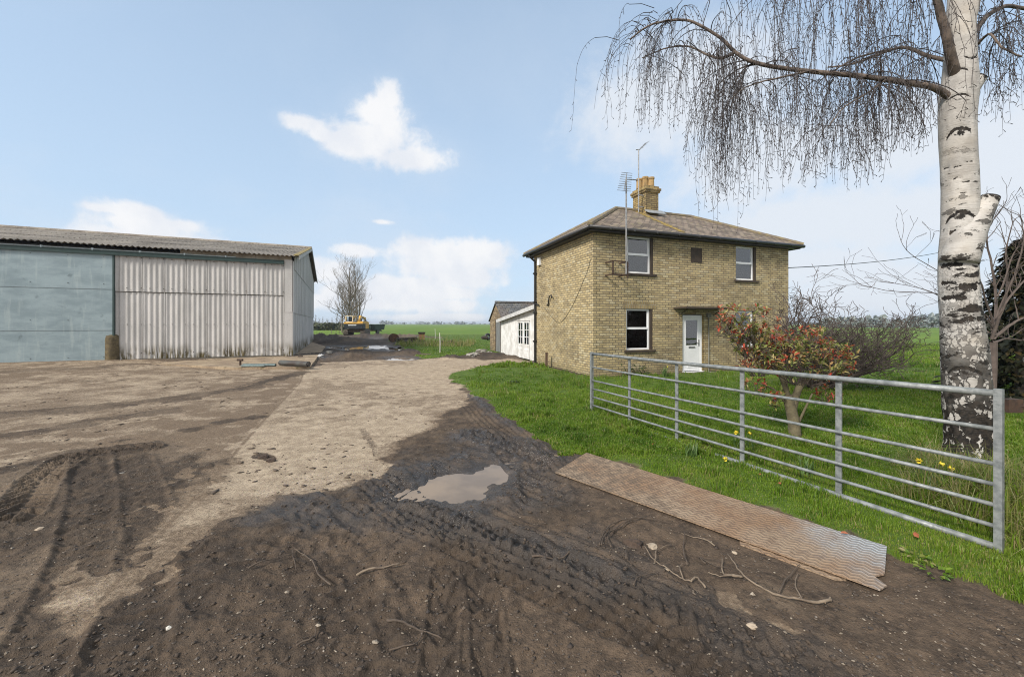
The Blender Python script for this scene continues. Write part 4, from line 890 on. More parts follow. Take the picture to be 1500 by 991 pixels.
def apron_mat():
    s = NT('apron_concrete'); co = s.coord('Object'); n = s.noise(co, 1.4, 5, .62); f = s.noise(co, 18, 5, .65)
    col = s.mix(s.ramp(n, .36, .64), (.36,.28,.19), (.22,.165,.115)); col = s.mix(s.ramp(f, .48, .7, 0, .6), col, (.12,.09,.06)); col = s.mix(s.ramp(s.noise(co, 3.3, 4), .58, .68, 0, .7), col, (.10,.085,.035))
    s.bump(f, .012); return s.done(col, .93, 0, .3)
struct(g.build('pavement', apron_mat()), label='raised concrete apron along the barn walls', cat='pavement')
# bollard at the sliding door's edge
g = Geo(); bp = gp(165.5, 531.5); zb = gz(*bp)
prof = [(0,.27),(.05,.275),(.5,.265),(1.0,.26),(1.12,.24),(1.17,.18)]; P = [(bp[0], bp[1], zb - .06 + z) for z, r in prof]
g.tube(P, [r for z, r in prof], 22)
V = g.v[-1]; V += RNG.normal(0, .008, V.shape)
tag(g.build('bollard', M_MOSSC, smooth=True), 'stout mossy concrete bollard standing at the edge of the sliding door', 'bollard')
# pipes lying on the apron
g = Geo(); a = at(411,529.5,15.7); b = at(452,532.5,15.1); g.tube([(a[0],a[1],.21),(b[0],b[1],.21)], .105, 14); g.tube([(b[0],b[1],.21),(b[0]+.02,b[1],.21)],.085,12)
tag(g.build('drain_pipe', plain('dark_brown_pipe', (.045,.035,.03), (.07,.075,.07), 3, .6), smooth=False), 'thick dark pipe lying on the apron at the barn corner', 'pipe')
g = Geo(); a = at(356,531,15.4); b = at(404,532.5,15.4); g.tube([(a[0],a[1],.15),(b[0],b[1],.15)], .05, 10); g.tube([(a[0]+.1,a[1]-.25,.14),(b[0]-.3,b[1]-.2,.14)], .04, 8)
tag(g.build('steel_tube', plain('teal_grey_pipe', (.10,.14,.14), (.06,.08,.08), 4, .5, .4)), 'bundled thin grey-green tube lying left of the thick dark pipe', 'pipe')
g = Geo(); a = at(352,527,15.9); g.tube([(a[0],a[1],.09),(a[0],a[1],.32)], .04, 8); g.tube([(a[0]-.12,a[1],.30),(a[0]+.1,a[1],.30)], .045, 8)
tag(g.build('standpipe', M_IRON), 'short rusty standpipe on the apron below the corrugated wall', 'standpipe')
# ------------------------------------------------------------------ field gate
M_GATE = plain('gate_galvanised', (.29,.305,.30), (.15,.165,.165), 16, .58, .3, .001, 70)
gl, gr = np.array((1.57, 7.72)), np.array((3.655, 3.0)); gd = gl - gr; GLEN = np.linalg.norm(gd)
gate = thing('field_gate', 'galvanised seven-bar field gate standing open along the lawn edge', 'gate', (gr[0], gr[1], 0), math.atan2(gd[1], gd[0]))
za = gz(*gr); ZR_ = [1.225,.955,.690,.535,.38,.22,.065]; ZL = [1.165,.90,.645,.485,.325,.165,.015]
for i, (zr, zl) in enumerate(zip(ZR_, ZL)):
    r = .026 if i in (0, 6) else .0165; g = Geo()
    P = [(.0, 0, zr), (GLEN*.33, .004, zr + (zl-zr)*.33 - .006), (GLEN*.66, -.003, zr + (zl-zr)*.66 - .007), (GLEN, 0, zl)]
    P = [tuple(np.array(P[0])+(np.array(P[-1])-np.array(P[0]))*u - np.array((0,0,.012*math.sin(math.pi*u)))) for u in np.linspace(0,1,9)]
    g.tube(P, r, 12); g.build('rail', M_GATE, gate, smooth=True)
for u in (.2,.4,.6,.8):
    x = GLEN * u; t_ = ZR_[0]+(ZL[0]-ZR_[0])*u - .01; b_ = ZR_[6]+(ZL[6]-ZR_[6])*u - .01; g = Geo(); g.box(x-.026, x+.026, -.037, -.022, b_, t_); g.build('stile', M_GATE, gate)
g = Geo(); g.box(-.044, .0, -.022, .022, -.04, 1.26); g.build('hanging_stile', M_GATE, gate)
g = Geo(); g.box(GLEN, GLEN+.05, -.025, .025, -.01, 1.2); g.build('end_stile', M_GATE, gate)
# second steel upright seen just behind the free end
p = (1.66, 7.62)

# ------------------------------------------------------------------ rusty chequer plate
def plate_mat():
    s = NT('rusty_chequer_plate'); co = s.coord('Object'); n = s.noise(co, 1.6, 5, .62); f = s.noise(co, 14, 5, .65); ff = s.noise(co, 80, 3, .65)
    m = s.n('ShaderNodeMapping'); m.inputs['Rotation'].default_value = (0, 0, math.radians(49)); s.l(co, m.inputs[0]); x, y, z = s.sep(m.outputs[0])
    # raised zig-zag bars in rows
    zz = s.math('ADD', s.math('MULTIPLY', y, 1 / .046), s.math('MULTIPLY', s.math('PINGPONG', s.math('MULTIPLY', x, 1 / .040), 1.0), .6))
    bar = s.ramp(s.math('ABSOLUTE', s.math('SUBTRACT', s.math('FRACT', zz), .5)), .30, .14)
    col = s.mix(s.ramp(n, .36, .64), (.33,.205,.12), (.40,.295,.20)); col = s.mix(s.ramp(f, .42, .68, 0, .65), col, (.165,.105,.07))
    sep = s.sep(co); bl = s.math('ADD', sep[0], s.math('MULTIPLY', s.math('SUBTRACT', f, .5), .5))
    col = s.mix(s.math('MULTIPLY', s.math('MULTIPLY', s.ramp(bl, .15, .75), s.ramp(bl, 1.4, .85)), s.ramp(n, .38, .6, .1, .8)), col, s.mix(bar, (.34,.36,.37), (.50,.56,.60)))
    col = s.mix(s.math('MULTIPLY', s.ramp(sep[0], -.35, -.75), s.ramp(f, .35, .6, 0, .7)), col, (.16,.125,.09))
    col = s.mix(s.math('MULTIPLY', s.math('SUBTRACT', 1.0, bar), .26), col, (.11,.08,.06))
    col = s.mix(s.ramp(ff, .5, .72, 0, .5), col, (.10,.07,.05))
    s.bump(s.math('ADD', bar, s.math('MULTIPLY', f, .4)), .006, 1.0)
    return s.done(col, s.ramp(f, .3, .7, .55, .8), .25, .4)
M_PLATE = plate_mat()
def plate(pts, zs, name, label):
    c = np.mean(np.array(pts), 0); n = len(pts); P = [np.array(p) - c for p in pts]; g = Geo()
    V = [(p[0],p[1],z-.010) for p,z in zip(P,zs)] + [(p[0],p[1],z) for p,z in zip(P,zs)]
    g.add(V, [(i,(i+1)%n,n+(i+1)%n,n+i) for i in range(n)])
    T = tessellate_polygon([[Vector((p[0],p[1],0)) for p in P]]); g.add(V[n:], t=[tuple(t_) for t_ in T]); g.add(V[:n], t=[tuple(t_)[::-1] for t_ in T])
    o = g.build(name, M_PLATE); o.location = (c[0], c[1], 0); tag(o, label, 'steel plate', 'steel plates beside the gate'); return o
plate(PLATE, [.026,.036,.034,.034,.034,.030,.026], 'steel_plate', 'long rusty chequer plate with bluish worn patch lying along the grass edge')
plate(PLATE2, [.013,.014,.014,.013,.013], 'steel_plate', 'narrow rusty plate peeping out from beneath the long chequer plate')

# ------------------------------------------------------------------ bark and wood materials
def birch_mat():
    s = NT('birch_bark'); co = s.coord('Object'); x, y, z = s.sep(co); sc = s.attr('scar')
    lent = s.noise(s.coord('Object', (2.4, 2.4, 14)), 3.0, 5, .62); fine = s.noise(s.coord('Object', (3, 3, 26)), 3.0, 4, .6); med = s.noise(co, 4.2, 5, .62)
    wn = s.n('ShaderNodeTexNoise'); s.l(co, wn.inputs['Vector']); wn.inputs['Scale'].default_value = 13; wn.inputs['Detail'].default_value = 4
    wv = s.n('ShaderNodeVectorMath', operation='MULTIPLY_ADD'); s.l(wn.outputs['Color'], wv.inputs[0]); wv.inputs[1].default_value = (.10, .10, .16); s.l(s.coord('Object', (1, 1, .55)), wv.inputs[2])
    vor = s.voro(wv.outputs[0], 19, 'DISTANCE_TO_EDGE'); vc = s.sep(s.voro(wv.outputs[0], 19, 'F1', 'Color'))
    white = s.mix(s.ramp(med, .34, .66), (.48,.46,.43), (.33,.31,.285)); white = s.mix(s.ramp(fine, .50, .74, 0, .5), white, (.26,.235,.21)); white = s.mix(s.ramp(s.noise(co, 1.5, 3), .5, .7, 0, .3), white, (.52,.44,.33))
    dark = s.mix(s.ramp(s.noise(co, 20, 4, .65), .35, .65), (.035,.028,.022), (.010,.009,.008))
    # white higher up, plated dark bark towards the foot
    low = s.ramp(s.math('ADD', z, s.math('MULTIPLY', s.math('SUBTRACT', s.noise(co, 2.2, 4, .6), .5), 2.1)), 3.0, .5, 0, 1.0)
    plates = s.math('MULTIPLY', low, s.math('MAXIMUM', s.ramp(vor, .10, .045), s.ramp(s.math('ADD', vc[0], s.math('MULTIPLY', low, .62)), .90, .95)))
    len_m = s.ramp(lent, .640, .685)
    blot = s.ramp(s.math('ADD', s.noise(s.coord('Object', (1.6, 1.6, 3.2)), 2.6, 6, .68), s.math('MULTIPLY', s.ramp(z, 3.6, 2.0), .035)), .575, .60)
    m = s.math('MAXIMUM', s.math('MAXIMUM', plates, s.math('MULTIPLY', len_m, .9)), s.math('MAXIMUM', s.ramp(s.math('ADD', sc, s.math('MULTIPLY', s.math('SUBTRACT', s.noise(co, 19, 5, .7), .5), 2.2)), .58, .66), s.math('MULTIPLY', blot, s.ramp(z, 4.6, 2.2))))
    col = s.mix(m, white, dark)
    s.bump(s.math('ADD', s.math('MULTIPLY', m, -1.0), s.math('MULTIPLY', fine, .35)), .018, 1.0)
    return s.done(col, .75, 0, .3)
M_BIRCH = birch_mat()
M_TWIG = plain('dark_twig', (.045,.035,.032), (.026,.02,.019), 9, .8, 0, 0)
M_LIMB = plain('birch_limb', (.19,.145,.115), (.035,.027,.023), 11, .8, 0, .004, 40)
M_GREYBARK = plain('grey_brown_bark', (.12,.10,.08), (.07,.058,.047), 12, .88, 0, .004)
M_SHRUBBARK = plain('purple_brown_twig', (.12,.092,.078), (.075,.058,.05), 12, .85, 0, 0)
M_OLIVE = plain('olive_bark', (.17,.145,.085), (.09,.075,.045), 9, .85, 0, .006)

def smoothpath(pts, n):
    pts = np.array(pts, float); t = np.linspace(0, len(pts) - 1, n); i = np.clip(t.astype(int), 0, len(pts) - 2); f = (t - i)[:, None]
    p0 = pts[np.maximum(i-1,0)]; p1 = pts[i]; p2 = pts[i+1]; p3 = pts[np.minimum(i+2,len(pts)-1)]
    return .5*((2*p1)+(-p0+p2)*f+(2*p0-5*p1+4*p2-p3)*f**2+(-p0+3*p1-3*p2+p3)*f**3)

# ------------------------------------------------------------------ silver birch
BD_ = 4.75; bb = np.array(((1418 - CX) / F * BD_, BD_))
COSB = 1 / math.hypot(1, (1418 - CX) / F); A0B = math.atan2(-(1418 - CX) / F, 1)      # seen obliquely: true radius and facing side
birch = thing('birch_tree', 'tall white-barked weeping birch with dark cracked foot behind the gate', 'tree', (bb[0], bb[1], 0))
def rel(px, py, d): p = at(px, py, d); return np.array((p[0]-bb[0], p[1]-bb[1], p[2]))
def build_birch():
    cen = [(1420,745,82),(1419,690,77),(1418,640,76),(1415,560,76),(1411,500,72),(1406,440,66),(1404,380,62),(1406,330,60),(1406,280,58),(1404,230,58),(1402,180,60),(1404,140,63),(1406,112,57),(1407,70,50),(1408,20,46),(1410,-60,42),(1412,-200,36),(1416,-420,24),(1420,-640,10)]
    P = np.array([rel(x, y, BD_) for x, y, w in cen]); R = np.array([w / 2 * BD_ / F * COSB for x, y, w in cen])
    N, n = 420, 110; T = np.linspace(0, len(cen) - 1, N)
    PP = smoothpath(P, N); RR = np.interp(T, np.arange(len(cen)), R)
    a = np.arange(n) * 2 * math.pi / n; A, Z = np.meshgrid(a, PP[:, 2])
    nz_ = fbm(A * 1.8 / math.pi * 3 , Z * 2.0, 4, 3) ; nz2 = fbm(np.abs(A - math.pi) * 5, Z * 5, 4, 8)
    lowf = sstep(1.9, .2, Z)
    r = RR[:, None] * (1 + .05 * (nz_ - .5) * 2 + lowf * .13 * (nz2 - .5) * 2) + .10 * sstep(.30, -.05, Z) * (.5 + nz_)
    X = PP[:, 0:1] + r * np.sin(A); Y_ = PP[:, 1:2] - r * np.cos(A)      # angle 0 faces the lane
    # knots: dark eyebrow arcs over an eye, placed on the face of the trunk
    scar = np.zeros_like(X); ang = (A + math.pi) % (2 * math.pi) - math.pi
    for (px, py, L, kk, w, eye) in ((1406,198,.15,6.0,.030,.055),(1408,318,.20,4.6,.032,.05),(1411,360,.16,3.0,.02,.025),(1402,150,.15,4,.014,0),(1392,392,.14,1.0,.03,0),(1420,425,.10,.5,.05,.0),(1388,418,.10,.3,.03,0),(1395,440,.16,.4,.035,0),(1412,540,.20,3.5,.03,.05),(1404,112,.12,6,.014,0),(1425,100,.10,-8,.016,0),(1395,345,.04,0,.05,0),(1385,250,.05,1,.012,0),(1402,252,.05,1,.01,0),(1415,275,.05,1,.010,0),(1402,268,.05,2,.010,0),(1420,247,.05,0,.010,0),(1412,290,.04,2,.01,0),(1440,470,.1,1,.04,.03)):
        p = rel(px, py, BD_); i = np.argmin(np.abs(PP[:, 2] - p[2])); a0 = A0B + math.asin(np.clip((p[0] - PP[i, 0]) * COSB / RR[i], -.95, .95))
        dx = RR[:, None] * ((ang - a0 + math.pi) % (2 * math.pi) - math.pi); dz = Z - p[2]; arc = np.exp(-((dz + kk * dx * dx - .03) / w) ** 2) * sstep(L, L * .6, np.abs(dx))
        scar = np.maximum(scar, arc)
        if eye: scar = np.maximum(scar, np.exp(-((dx / (eye * 1.5)) ** 2 + ((dz + .03) / eye) ** 2) * 1.4) * .9)
    r2 = -.012 * scar; X += r2 * np.sin(A); Y_ -= r2 * np.cos(A)
    g = Geo(); V = np.stack([X, Y_, Z], -1).reshape(-1, 3)
    i = np.arange(N-1)[:, None]*n; j = np.arange(n)[None]; k = (j+1) % n
    g.add(V, np.stack([i+j, i+k, i+n+k, i+n+j], -1).reshape(-1, 4), scar=scar.ravel())
    # sawn-off stub on the right and the collar of a lost limb
    def stub(pts, rad):
        g.tube(smoothpath(pts, 14), np.interp(np.linspace(0,1,14), np.linspace(0,1,len(rad)), rad), 22, True, scar=.0)
        g.at['scar'][-1] = np.concatenate([np.repeat(np.array([.0]*4+[.1,.2,.2,.15,.1,.1,.3,.5,.8,1]), 22), [0, 1]]) * .8
    stub([rel(1404,385,BD_-.05), rel(1414,350,BD_-.06), rel(1432,318,BD_-.07), rel(1443,303,BD_-.08), rel(1451,288,BD_-.09)], [.17,.165,.125,.095,.082])
    stub([rel(1412,140,BD_), rel(1428,122,BD_-.05), rel(1440,110,BD_-.1)], [.11,.08,.055])
    g.build('trunk', M_BIRCH, birch, smooth=True)
    # limbs
    limbs = []
    def limb(pts, r0, r1, mat=M_LIMB, n=46):
        P = smoothpath([rel(*p) for p in pts], n); P += np.cumsum(RNG.normal(0, .0035, P.shape), 0) * np.linspace(0,1,n)[:,None]
        R = r0 + (r1 - r0) * np.linspace(0, 1, n) ** .7; g = Geo(); g.tube(P, R, 10, True, scar=RNG.random() * .3); g.build('limb', mat, birch, smooth=True); limbs.append((P, R)); return P
    main = limb([(1400,150,4.75),(1370,129,4.7),(1330,121,4.72),(1262,111,4.8),(1180,103,4.9),(1112,92,5.0),(1080,76,5.05),(1052,50,5.1),(1018,30,5.15),(985,24,5.2),(950,32,5.25),(925,52,5.3)], .042, .010)
    limb([(1400,112,4.72),(1392,80,4.62),(1384,40,4.55),(1374,0,4.5),(1362,-60,4.45),(1330,-150,4.4),(1280,-200,4.4)], .058, .022, M_LIMB)
    limb([(1410,60,4.75),(1424,30,4.7),(1440,-20,4.6),(1470,-90,4.5)], .055, .025, M_BIRCH)
    limb([(1075,78,5.03),(1055,85,5.1),(1035,78,5.2),(1010,66,5.3),(975,66,5.4),(940,78,5.5)], .020, .007)
    limb([(1395,90,4.8),(1360,82,5.0),(1325,68,5.2),(1290,78,5.4),(1250,92,5.6),(1215,98,5.8)], .028, .010)
    limb([(1320,70,5.2),(1270,80,5.1),(1235,95,5.0),(1200,118,4.95)], .016, .006)
    limb([(1425,50,4.75),(1450,20,4.9),(1480,10,5.0),(1530,25,5.1),(1570,60,5.2)], .035, .012)
    limb([(1428,70,4.8),(1450,50,4.6),(1470,70,4.5),(1500,80,4.45)], .018, .007)
    limb([(1362,-60,4.45),(1300,-70,4.6),(1220,-60,4.75),(1140,-40,4.9),(1080,-30,5.0),(1030,-18,5.1)], .03, .009)
    limb([(1374,-30,4.5),(1330,-40,4.9),(1270,-30,5.3),(1200,-20,5.7),(1130,-10,6.0)], .028, .009)
    limb([(1190,104,4.9),(1150,112,4.8),(1100,125,4.75),(1070,150,4.72)], .014, .005)
    limb([(1300,115,4.76),(1265,140,4.6),(1235,158,4.5),(1215,185,4.5)], .012, .005)
    limb([(1120,93,5.0),(1085,100,5.1),(1060,118,5.2),(1045,140,5.2)], .012, .005)
    limb([(1470,-60,4.5),(1500,-40,4.6),(1540,0,4.7)], .02, .008)
    # pendulous twigs: side shoots arch off the limbs, fine hanging strings from those
    g = Geo(); rnd = random.Random(5)
    def bottom(px):
        xs = [890,905,925,960,1000,1030,1065,1090,1106,1125,1150,1190,1230,1260,1290,1330,1368,1400,1440,1470,1500,1560]
        ys = [90,195,205,190,205,250,275,300,345,275,250,285,270,282,250,235,215,170,215,150,200,200]
        return np.interp(px, xs, ys)
    def px_of(p): q = p + np.array((bb[0], bb[1], 0)); return CX + q[0] / q[1] * F, q[1]
    def string(p, L, r, v0):
        n = max(6, int(L / .055)); pts = [p]; v = np.array(v0, float); q = p.copy(); ph = rnd.random() * 6
        for i in range(n):
            v = v * .82 + np.array((-.02, 0, -1)) * .18 + np.array((rnd.gauss(0, .055), rnd.gauss(0, .055), rnd.gauss(0, .02))); v /= np.linalg.norm(v)
            q = q + v * L / n; pts.append(q)
        pts = np.array(pts); g.tube(pts, np.linspace(r, r * .5, len(pts)), 3, False)
        return pts
    def deco(pts):
        for i in range(2, len(pts)):
            if rnd.random() < .42:    # buds, catkins, short side shoots
                p = pts[i]; d = np.array((rnd.gauss(0,1), rnd.gauss(0,1), -rnd.random()*1.2)); d /= np.linalg.norm(d); l = rnd.uniform(.015, .07)
                g.tube([p, p + d * l * .6, p + d * l + np.array((0,0,-.01))], [.0022, .0024, .0046], 3, False)
    cnt = 0
    for li, (P, R) in enumerate(limbs):
        seg = np.linalg.norm(np.diff(P, axis=0), axis=1); L = seg.sum(); nsh = int(L * (8 if li not in (1, 2) else 3))
        for k in range(nsh):
            u = rnd.uniform(.12, 1.0); i = min(len(P) - 1, int(u * (len(P) - 1))); p = P[i]; px, dep = px_of(p)
            if 1376 < px < 1436: continue
            th = rnd.uniform(0, 2 * math.pi); sl_ = rnd.uniform(.18, .75); d = np.array((math.cos(th) - .35, math.sin(th) * .8, rnd.uniform(-.1, .55))); d /= np.linalg.norm(d)
            pts = [p]; q = p.copy(); m = 9
            for j in range(m): d = d + np.array((rnd.gauss(0,.12), rnd.gauss(0,.12), -.17)); d /= np.linalg.norm(d); q = q + d * sl_ / m; pts.append(q)
            pts = np.array(pts); r0 = min(.0065, R[i] * .6); g.tube(pts, np.linspace(r0, .0038, len(pts)), 4, False)
            for j in range(rnd.randint(3, 6)):
                s_ = pts[rnd.randint(2, m)]; px, dep = px_of(s_)
                zb = HC - (bottom(px) - HY) * dep / F; Lmax = s_[2] - zb
                if Lmax < .15: continue
                Lr = Lmax * (1 - abs(rnd.gauss(0, .33))); 
                if Lr < .12: continue
                st = string(s_, Lr, .0029, d + np.array((rnd.gauss(0,.4), rnd.gauss(0,.4), 0))); deco(st); cnt += 1
                for kk in range(rnd.randint(0, 1)):
                    b = st[rnd.randint(1, max(1, len(st)//2))]; deco(string(b, min(Lr * rnd.uniform(.25, .6), 1.1), .0026, (rnd.gauss(0,.6), rnd.gauss(0,.6), -.5))); cnt += 1
    P = limbs[0][0]
    for k in range(26):
        q = P[rnd.randint(24, 33)] + np.array((rnd.gauss(0,.05), rnd.gauss(0,.15), -.02)); pxq = px_of(q)[0]
        deco(string(q, rnd.uniform(1.4, 2.35), .0030, (rnd.gauss(.1,.3), rnd.gauss(0,.4), -.3)))
    for k in range(20):
        q = P[rnd.randint(26, 29)] + np.array((rnd.gauss(0,.04), rnd.gauss(0,.08), -.02)); deco(string(q, rnd.uniform(1.7, 2.45), .0031, (rnd.gauss(0,.12), rnd.gauss(0,.12), -.8)))
    for k in range(34):
        q = P[rnd.randint(35, 45)] + np.array((rnd.gauss(0,.10), rnd.gauss(0,.2), -.01)); d0 = np.array((rnd.gauss(-.5,.4), rnd.gauss(0,.4), .1)); p1 = q + d0 * rnd.uniform(.05, .28); g.tube([q, (q+p1)/2 + np.array((0,0,.03)), p1], [.005,.0045,.004], 4, False)
        deco(string(p1, rnd.uniform(.6, 1.35), .0029, (rnd.gauss(-.5,.3), rnd.gauss(0,.3), -.2)))
    print('birch strings', cnt, g.n)
    g.build('crown', M_TWIG, birch)
build_birch()

# ------------------------------------------------------------------ generic bare branching
def branch(g, p, d, L, r, depth, rnd, spread=.7, up=.12, ratio=.72, kids=(2,3), wig=.12, rmin=.0015, tips=None, sides=None, gdown=0.0):
    n = 5 if depth > 1 else 4; pts = [p]; q = np.array(p, float); d = np.array(d, float)
    for i in range(n):
        d = d + np.array((rnd.gauss(0,wig), rnd.gauss(0,wig), rnd.gauss(0,wig) + up - gdown)); d /= np.linalg.norm(d); q = q + d * L / n; pts.append(q)
    r1 = max(rmin, r * .62); g.tube(pts, np.linspace(r, r1, n + 1), sides or (7 if depth > 3 else 5 if depth > 1 else 3), False)
    if depth <= 0:
        if tips is not None: tips.append((q, d))
        return
    for k in range(rnd.randint(*kids)):
        i = n if k == 0 else rnd.randint(1, n); nd = d + np.array((rnd.gauss(0,spread), rnd.gauss(0,spread), rnd.gauss(0,spread*.6))); nd /= np.linalg.norm(nd)
        branch(g, pts[i], nd, L * ratio * rnd.uniform(.75, 1.2), r1 * (.9 if k == 0 else .7), depth - 1, rnd, spread, up, ratio, kids, wig, rmin, tips, sides, gdown)

# ------------------------------------------------------------------ photinia: red and green leaves
def leaf_mat(name, tint_stops, trans=.35):
    s = NT(name); a = s.attr('tint'); co = s.coord('Object'); n = s.noise(co, 30, 3, .6)
    r = s.n('ShaderNodeValToRGB'); s.l(a, r.inputs[0]); e = r.color_ramp.elements
    e[0].position = tint_stops[0][0]; e[0].color = (*tint_stops[0][1], 1); e[1].position = tint_stops[-1][0]; e[1].color = (*tint_stops[-1][1], 1)
    for p, c in tint_stops[1:-1]: q = e.new(p); q.color = (*c, 1)
    col = s.mix(s.ramp(n, .4, .7, 0, .3), r.outputs[0], (.05,.04,.02), 'MULTIPLY') if False else r.outputs[0]
    s.done(col, .45, 0, .45); tl = s.n('ShaderNodeBsdfTranslucent'); s.l(col, tl.inputs[0]); m = s.n('ShaderNodeMixShader'); m.inputs[0].default_value = trans
    s.l(s.p.outputs[0], m.inputs[1]); s.l(tl.outputs[0], m.inputs[2]); s.l(m.outputs[0], s.out.inputs[0]); return s.m
M_PHOT = leaf_mat('photinia_leaf', [(0,(.10,.14,.03)),(.3,(.22,.25,.06)),(.55,(.44,.36,.15)),(.70,(.42,.17,.085)),(1,(.46,.05,.03))])
def leaves(g, c, d, L, W, tint, rnd):
    """folded pointed leaf: 2 quads + 2 tris"""
    d = np.array(d, float); d /= np.linalg.norm(d); u = np.cross(d, (rnd.gauss(0,.4), rnd.gauss(0,.4), 1)); u /= np.linalg.norm(u) + 1e-9; n = np.cross(u, d); c = np.array(c)
    V = [c, c+d*L*.35+u*W+n*W*.35, c+d*L*.4-n*W*.15, c+d*L*.35-u*W+n*W*.35, c+d*L*.75+u*W*.7+n*W*.1, c+d*L*.75-n*W*.25, c+d*L*.75-u*W*.7+n*W*.1, c+d*L-n*W*.6]
    g.add(V, [(1,4,5,2),(2,5,6,3)], [(0,1,2),(0,2,3),(4,7,5),(5,7,6)], tint=tint)
pb = gp(1163, 641, .03)
phot = thing('photinia_bush', 'red and green leaved photinia bush on a leaning trunk behind the gate', 'bush', (pb[0], pb[1], gz(*pb) - .02))
def build_photinia():
    D = pb[1]; rnd = random.Random(21)
    def r_(px, py, dd=0): p = at(px, py, D + dd); return np.array((p[0]-pb[0], p[1]-pb[1], p[2]-.03))
    g = Geo()
    g.tube(smoothpath([r_(1166,652), r_(1163,620), r_(1158,595), r_(1153,578)], 12), np.linspace(.085,.068,12), 12)
    g.tube(smoothpath([r_(1160,602), r_(1168,572), r_(1180,556), r_(1200,545,.1), r_(1222,535,.2)], 12), np.linspace(.06,.025,12), 10)
    g.tube(smoothpath([r_(1168,622), r_(1178,600,-.05), r_(1190,575,-.1)], 8), np.linspace(.022,.012,8), 6)
    g.tube(smoothpath([r_(1156,585), r_(1142,545), r_(1120,515,-.1), r_(1098,490,-.1), r_(1075,465,-.1)], 14), np.linspace(.04,.012,14), 8)
    g.tube(smoothpath([r_(1155,582), r_(1150,550,.1), r_(1160,520,.2), r_(1175,500,.2)], 10), np.linspace(.035,.012,10), 8)
    g.tube(smoothpath([r_(1152,590), r_(1135,570), r_(1112,560,-.1)], 8), np.linspace(.022,.01,8), 6)
    g.tube(smoothpath([r_(1161,632), r_(1160,655), r_(1160,670,-.05)], 5), np.linspace(.03,.02,5), 7)
    g.build('trunk', M_OLIVE, phot, smooth=True)
    lobes = [(1082,470,36,20),(1068,456,22,12),(1115,452,10,8),(1100,500,32,18),(1090,478,24,16),(1130,495,24,12),(1150,515,48,24),(1190,500,34,24),(1215,520,38,26),(1180,535,60,22),(1235,540,22,14),(1112,560,22,14),(1140,572,16,12),(1215,575,26,12),(1110,530,30,16),(1180,490,36,14),(1135,588,8,6),(1240,520,18,18),(1060,470,12,10),(1112,482,22,18),(1132,480,20,16),(1148,498,26,16),(1095,515,20,16),(1125,512,24,16),(1078,490,14,14)]
    gb = Geo(); gl_ = Geo()
    for (px, py, rx, ry) in lobes:
        n = max(6, int(rx * ry / 23)); c = r_(px, py)
        for k in range(n):
            a = rnd.uniform(0, 2*math.pi); q = rnd.random() ** .5; dd = rnd.uniform(-.38, .38) * rx / 34
            tip = r_(px + rx * q * math.cos(a), py + ry * q * math.sin(a), dd); base = r_(px + rx * .3 * math.cos(a), py + ry * 1.25, dd * .4)
            mid = (tip + base) / 2 + np.array((rnd.gauss(0,.05), rnd.gauss(0,.05), rnd.gauss(0,.04)))
            gb.tube([base, mid, tip], [.006,.0045,.003], 4, False)
            top = (ry - (r_(px, py)[2] - tip[2]) * F / D) / (2 * ry)
            red = rnd.random() < (.36 + (.15 if ry < 16 else 0))
            ax = tip - mid; ax /= np.linalg.norm(ax)
            for j in range(rnd.randint(5, 9)):
                b = mid + (tip - mid) * rnd.uniform(.35, 1.05); ld = ax * rnd.uniform(.2,.8) + np.array((rnd.gauss(0,.7), rnd.gauss(0,.7), rnd.gauss(.05,.5)))
                t_ = rnd.uniform(.68, 1.0) if red and rnd.random() < .8 else rnd.uniform(0, .66)
                leaves(gl_, b, ld, rnd.uniform(.055,.095) * (1 if not red else .9), rnd.uniform(.012,.018), t_, rnd)
    gb.build('branches', M_SHRUBBARK, phot); gl_.build('crown', M_PHOT, phot)
build_photinia()

# ------------------------------------------------------------------ bare twisted shrub beyond the photinia
sbp = gp(1195, 574, 0); shr = thing('bare_shrub', 'wide leafless shrub of dark twisted twigs between house corner and open lawn', 'shrub', (sbp[0], sbp[1], gz(*sbp)))
def build_shrub():
    rnd = random.Random(9); g = Geo(); D = sbp[1]
    def r_(px, py, dd=0): p = at(px, py, D + dd); return np.array((p[0]-sbp[0], p[1]-sbp[1], p[2]))
    ends = [(1120,500),(1135,470),(1160,465),(1180,475),(1200,490),(1215,505),(1240,490),(1262,480),(1285,500),(1255,520),(1290,515),(1300,535),(1330,500),(1342,520),(1325,490),(1150,450),(1230,530),(1270,535),(1150,500),(1185,515),(1105,480),(1225,470),(1315,505)]
    for i, (px, py) in enumerate(ends):
        d0 = rnd.uniform(-1.2, 1.2); e = r_(px, py, d0); m = np.array((e[0]*.45 + rnd.gauss(0,.12), d0*.3, e[2]*.42)); P = smoothpath([np.array((rnd.gauss(0,.12), rnd.gauss(0,.12), -.02)), m, e * np.array((.82,.8,.8)) + np.array((rnd.gauss(0,.1),0,rnd.gauss(0,.1)))], 9)
        g.tube(P, np.linspace(.045,.016,9), 6, False)
        for k in range(8):
            q = P[rnd.randint(4, 8)]; dv = np.array((rnd.gauss(e[0]*.22,.7), rnd.gauss(0,.6), rnd.uniform(-.1,.8)))
            branch(g, q, dv / np.linalg.norm(dv), rnd.uniform(.32,.6), .016, 4, rnd, .65, .06, .76, (1,3), .24, .0055)
    g.build('branches', M_SHRUBBARK, shr); print('shrub', g.n)
build_shrub()
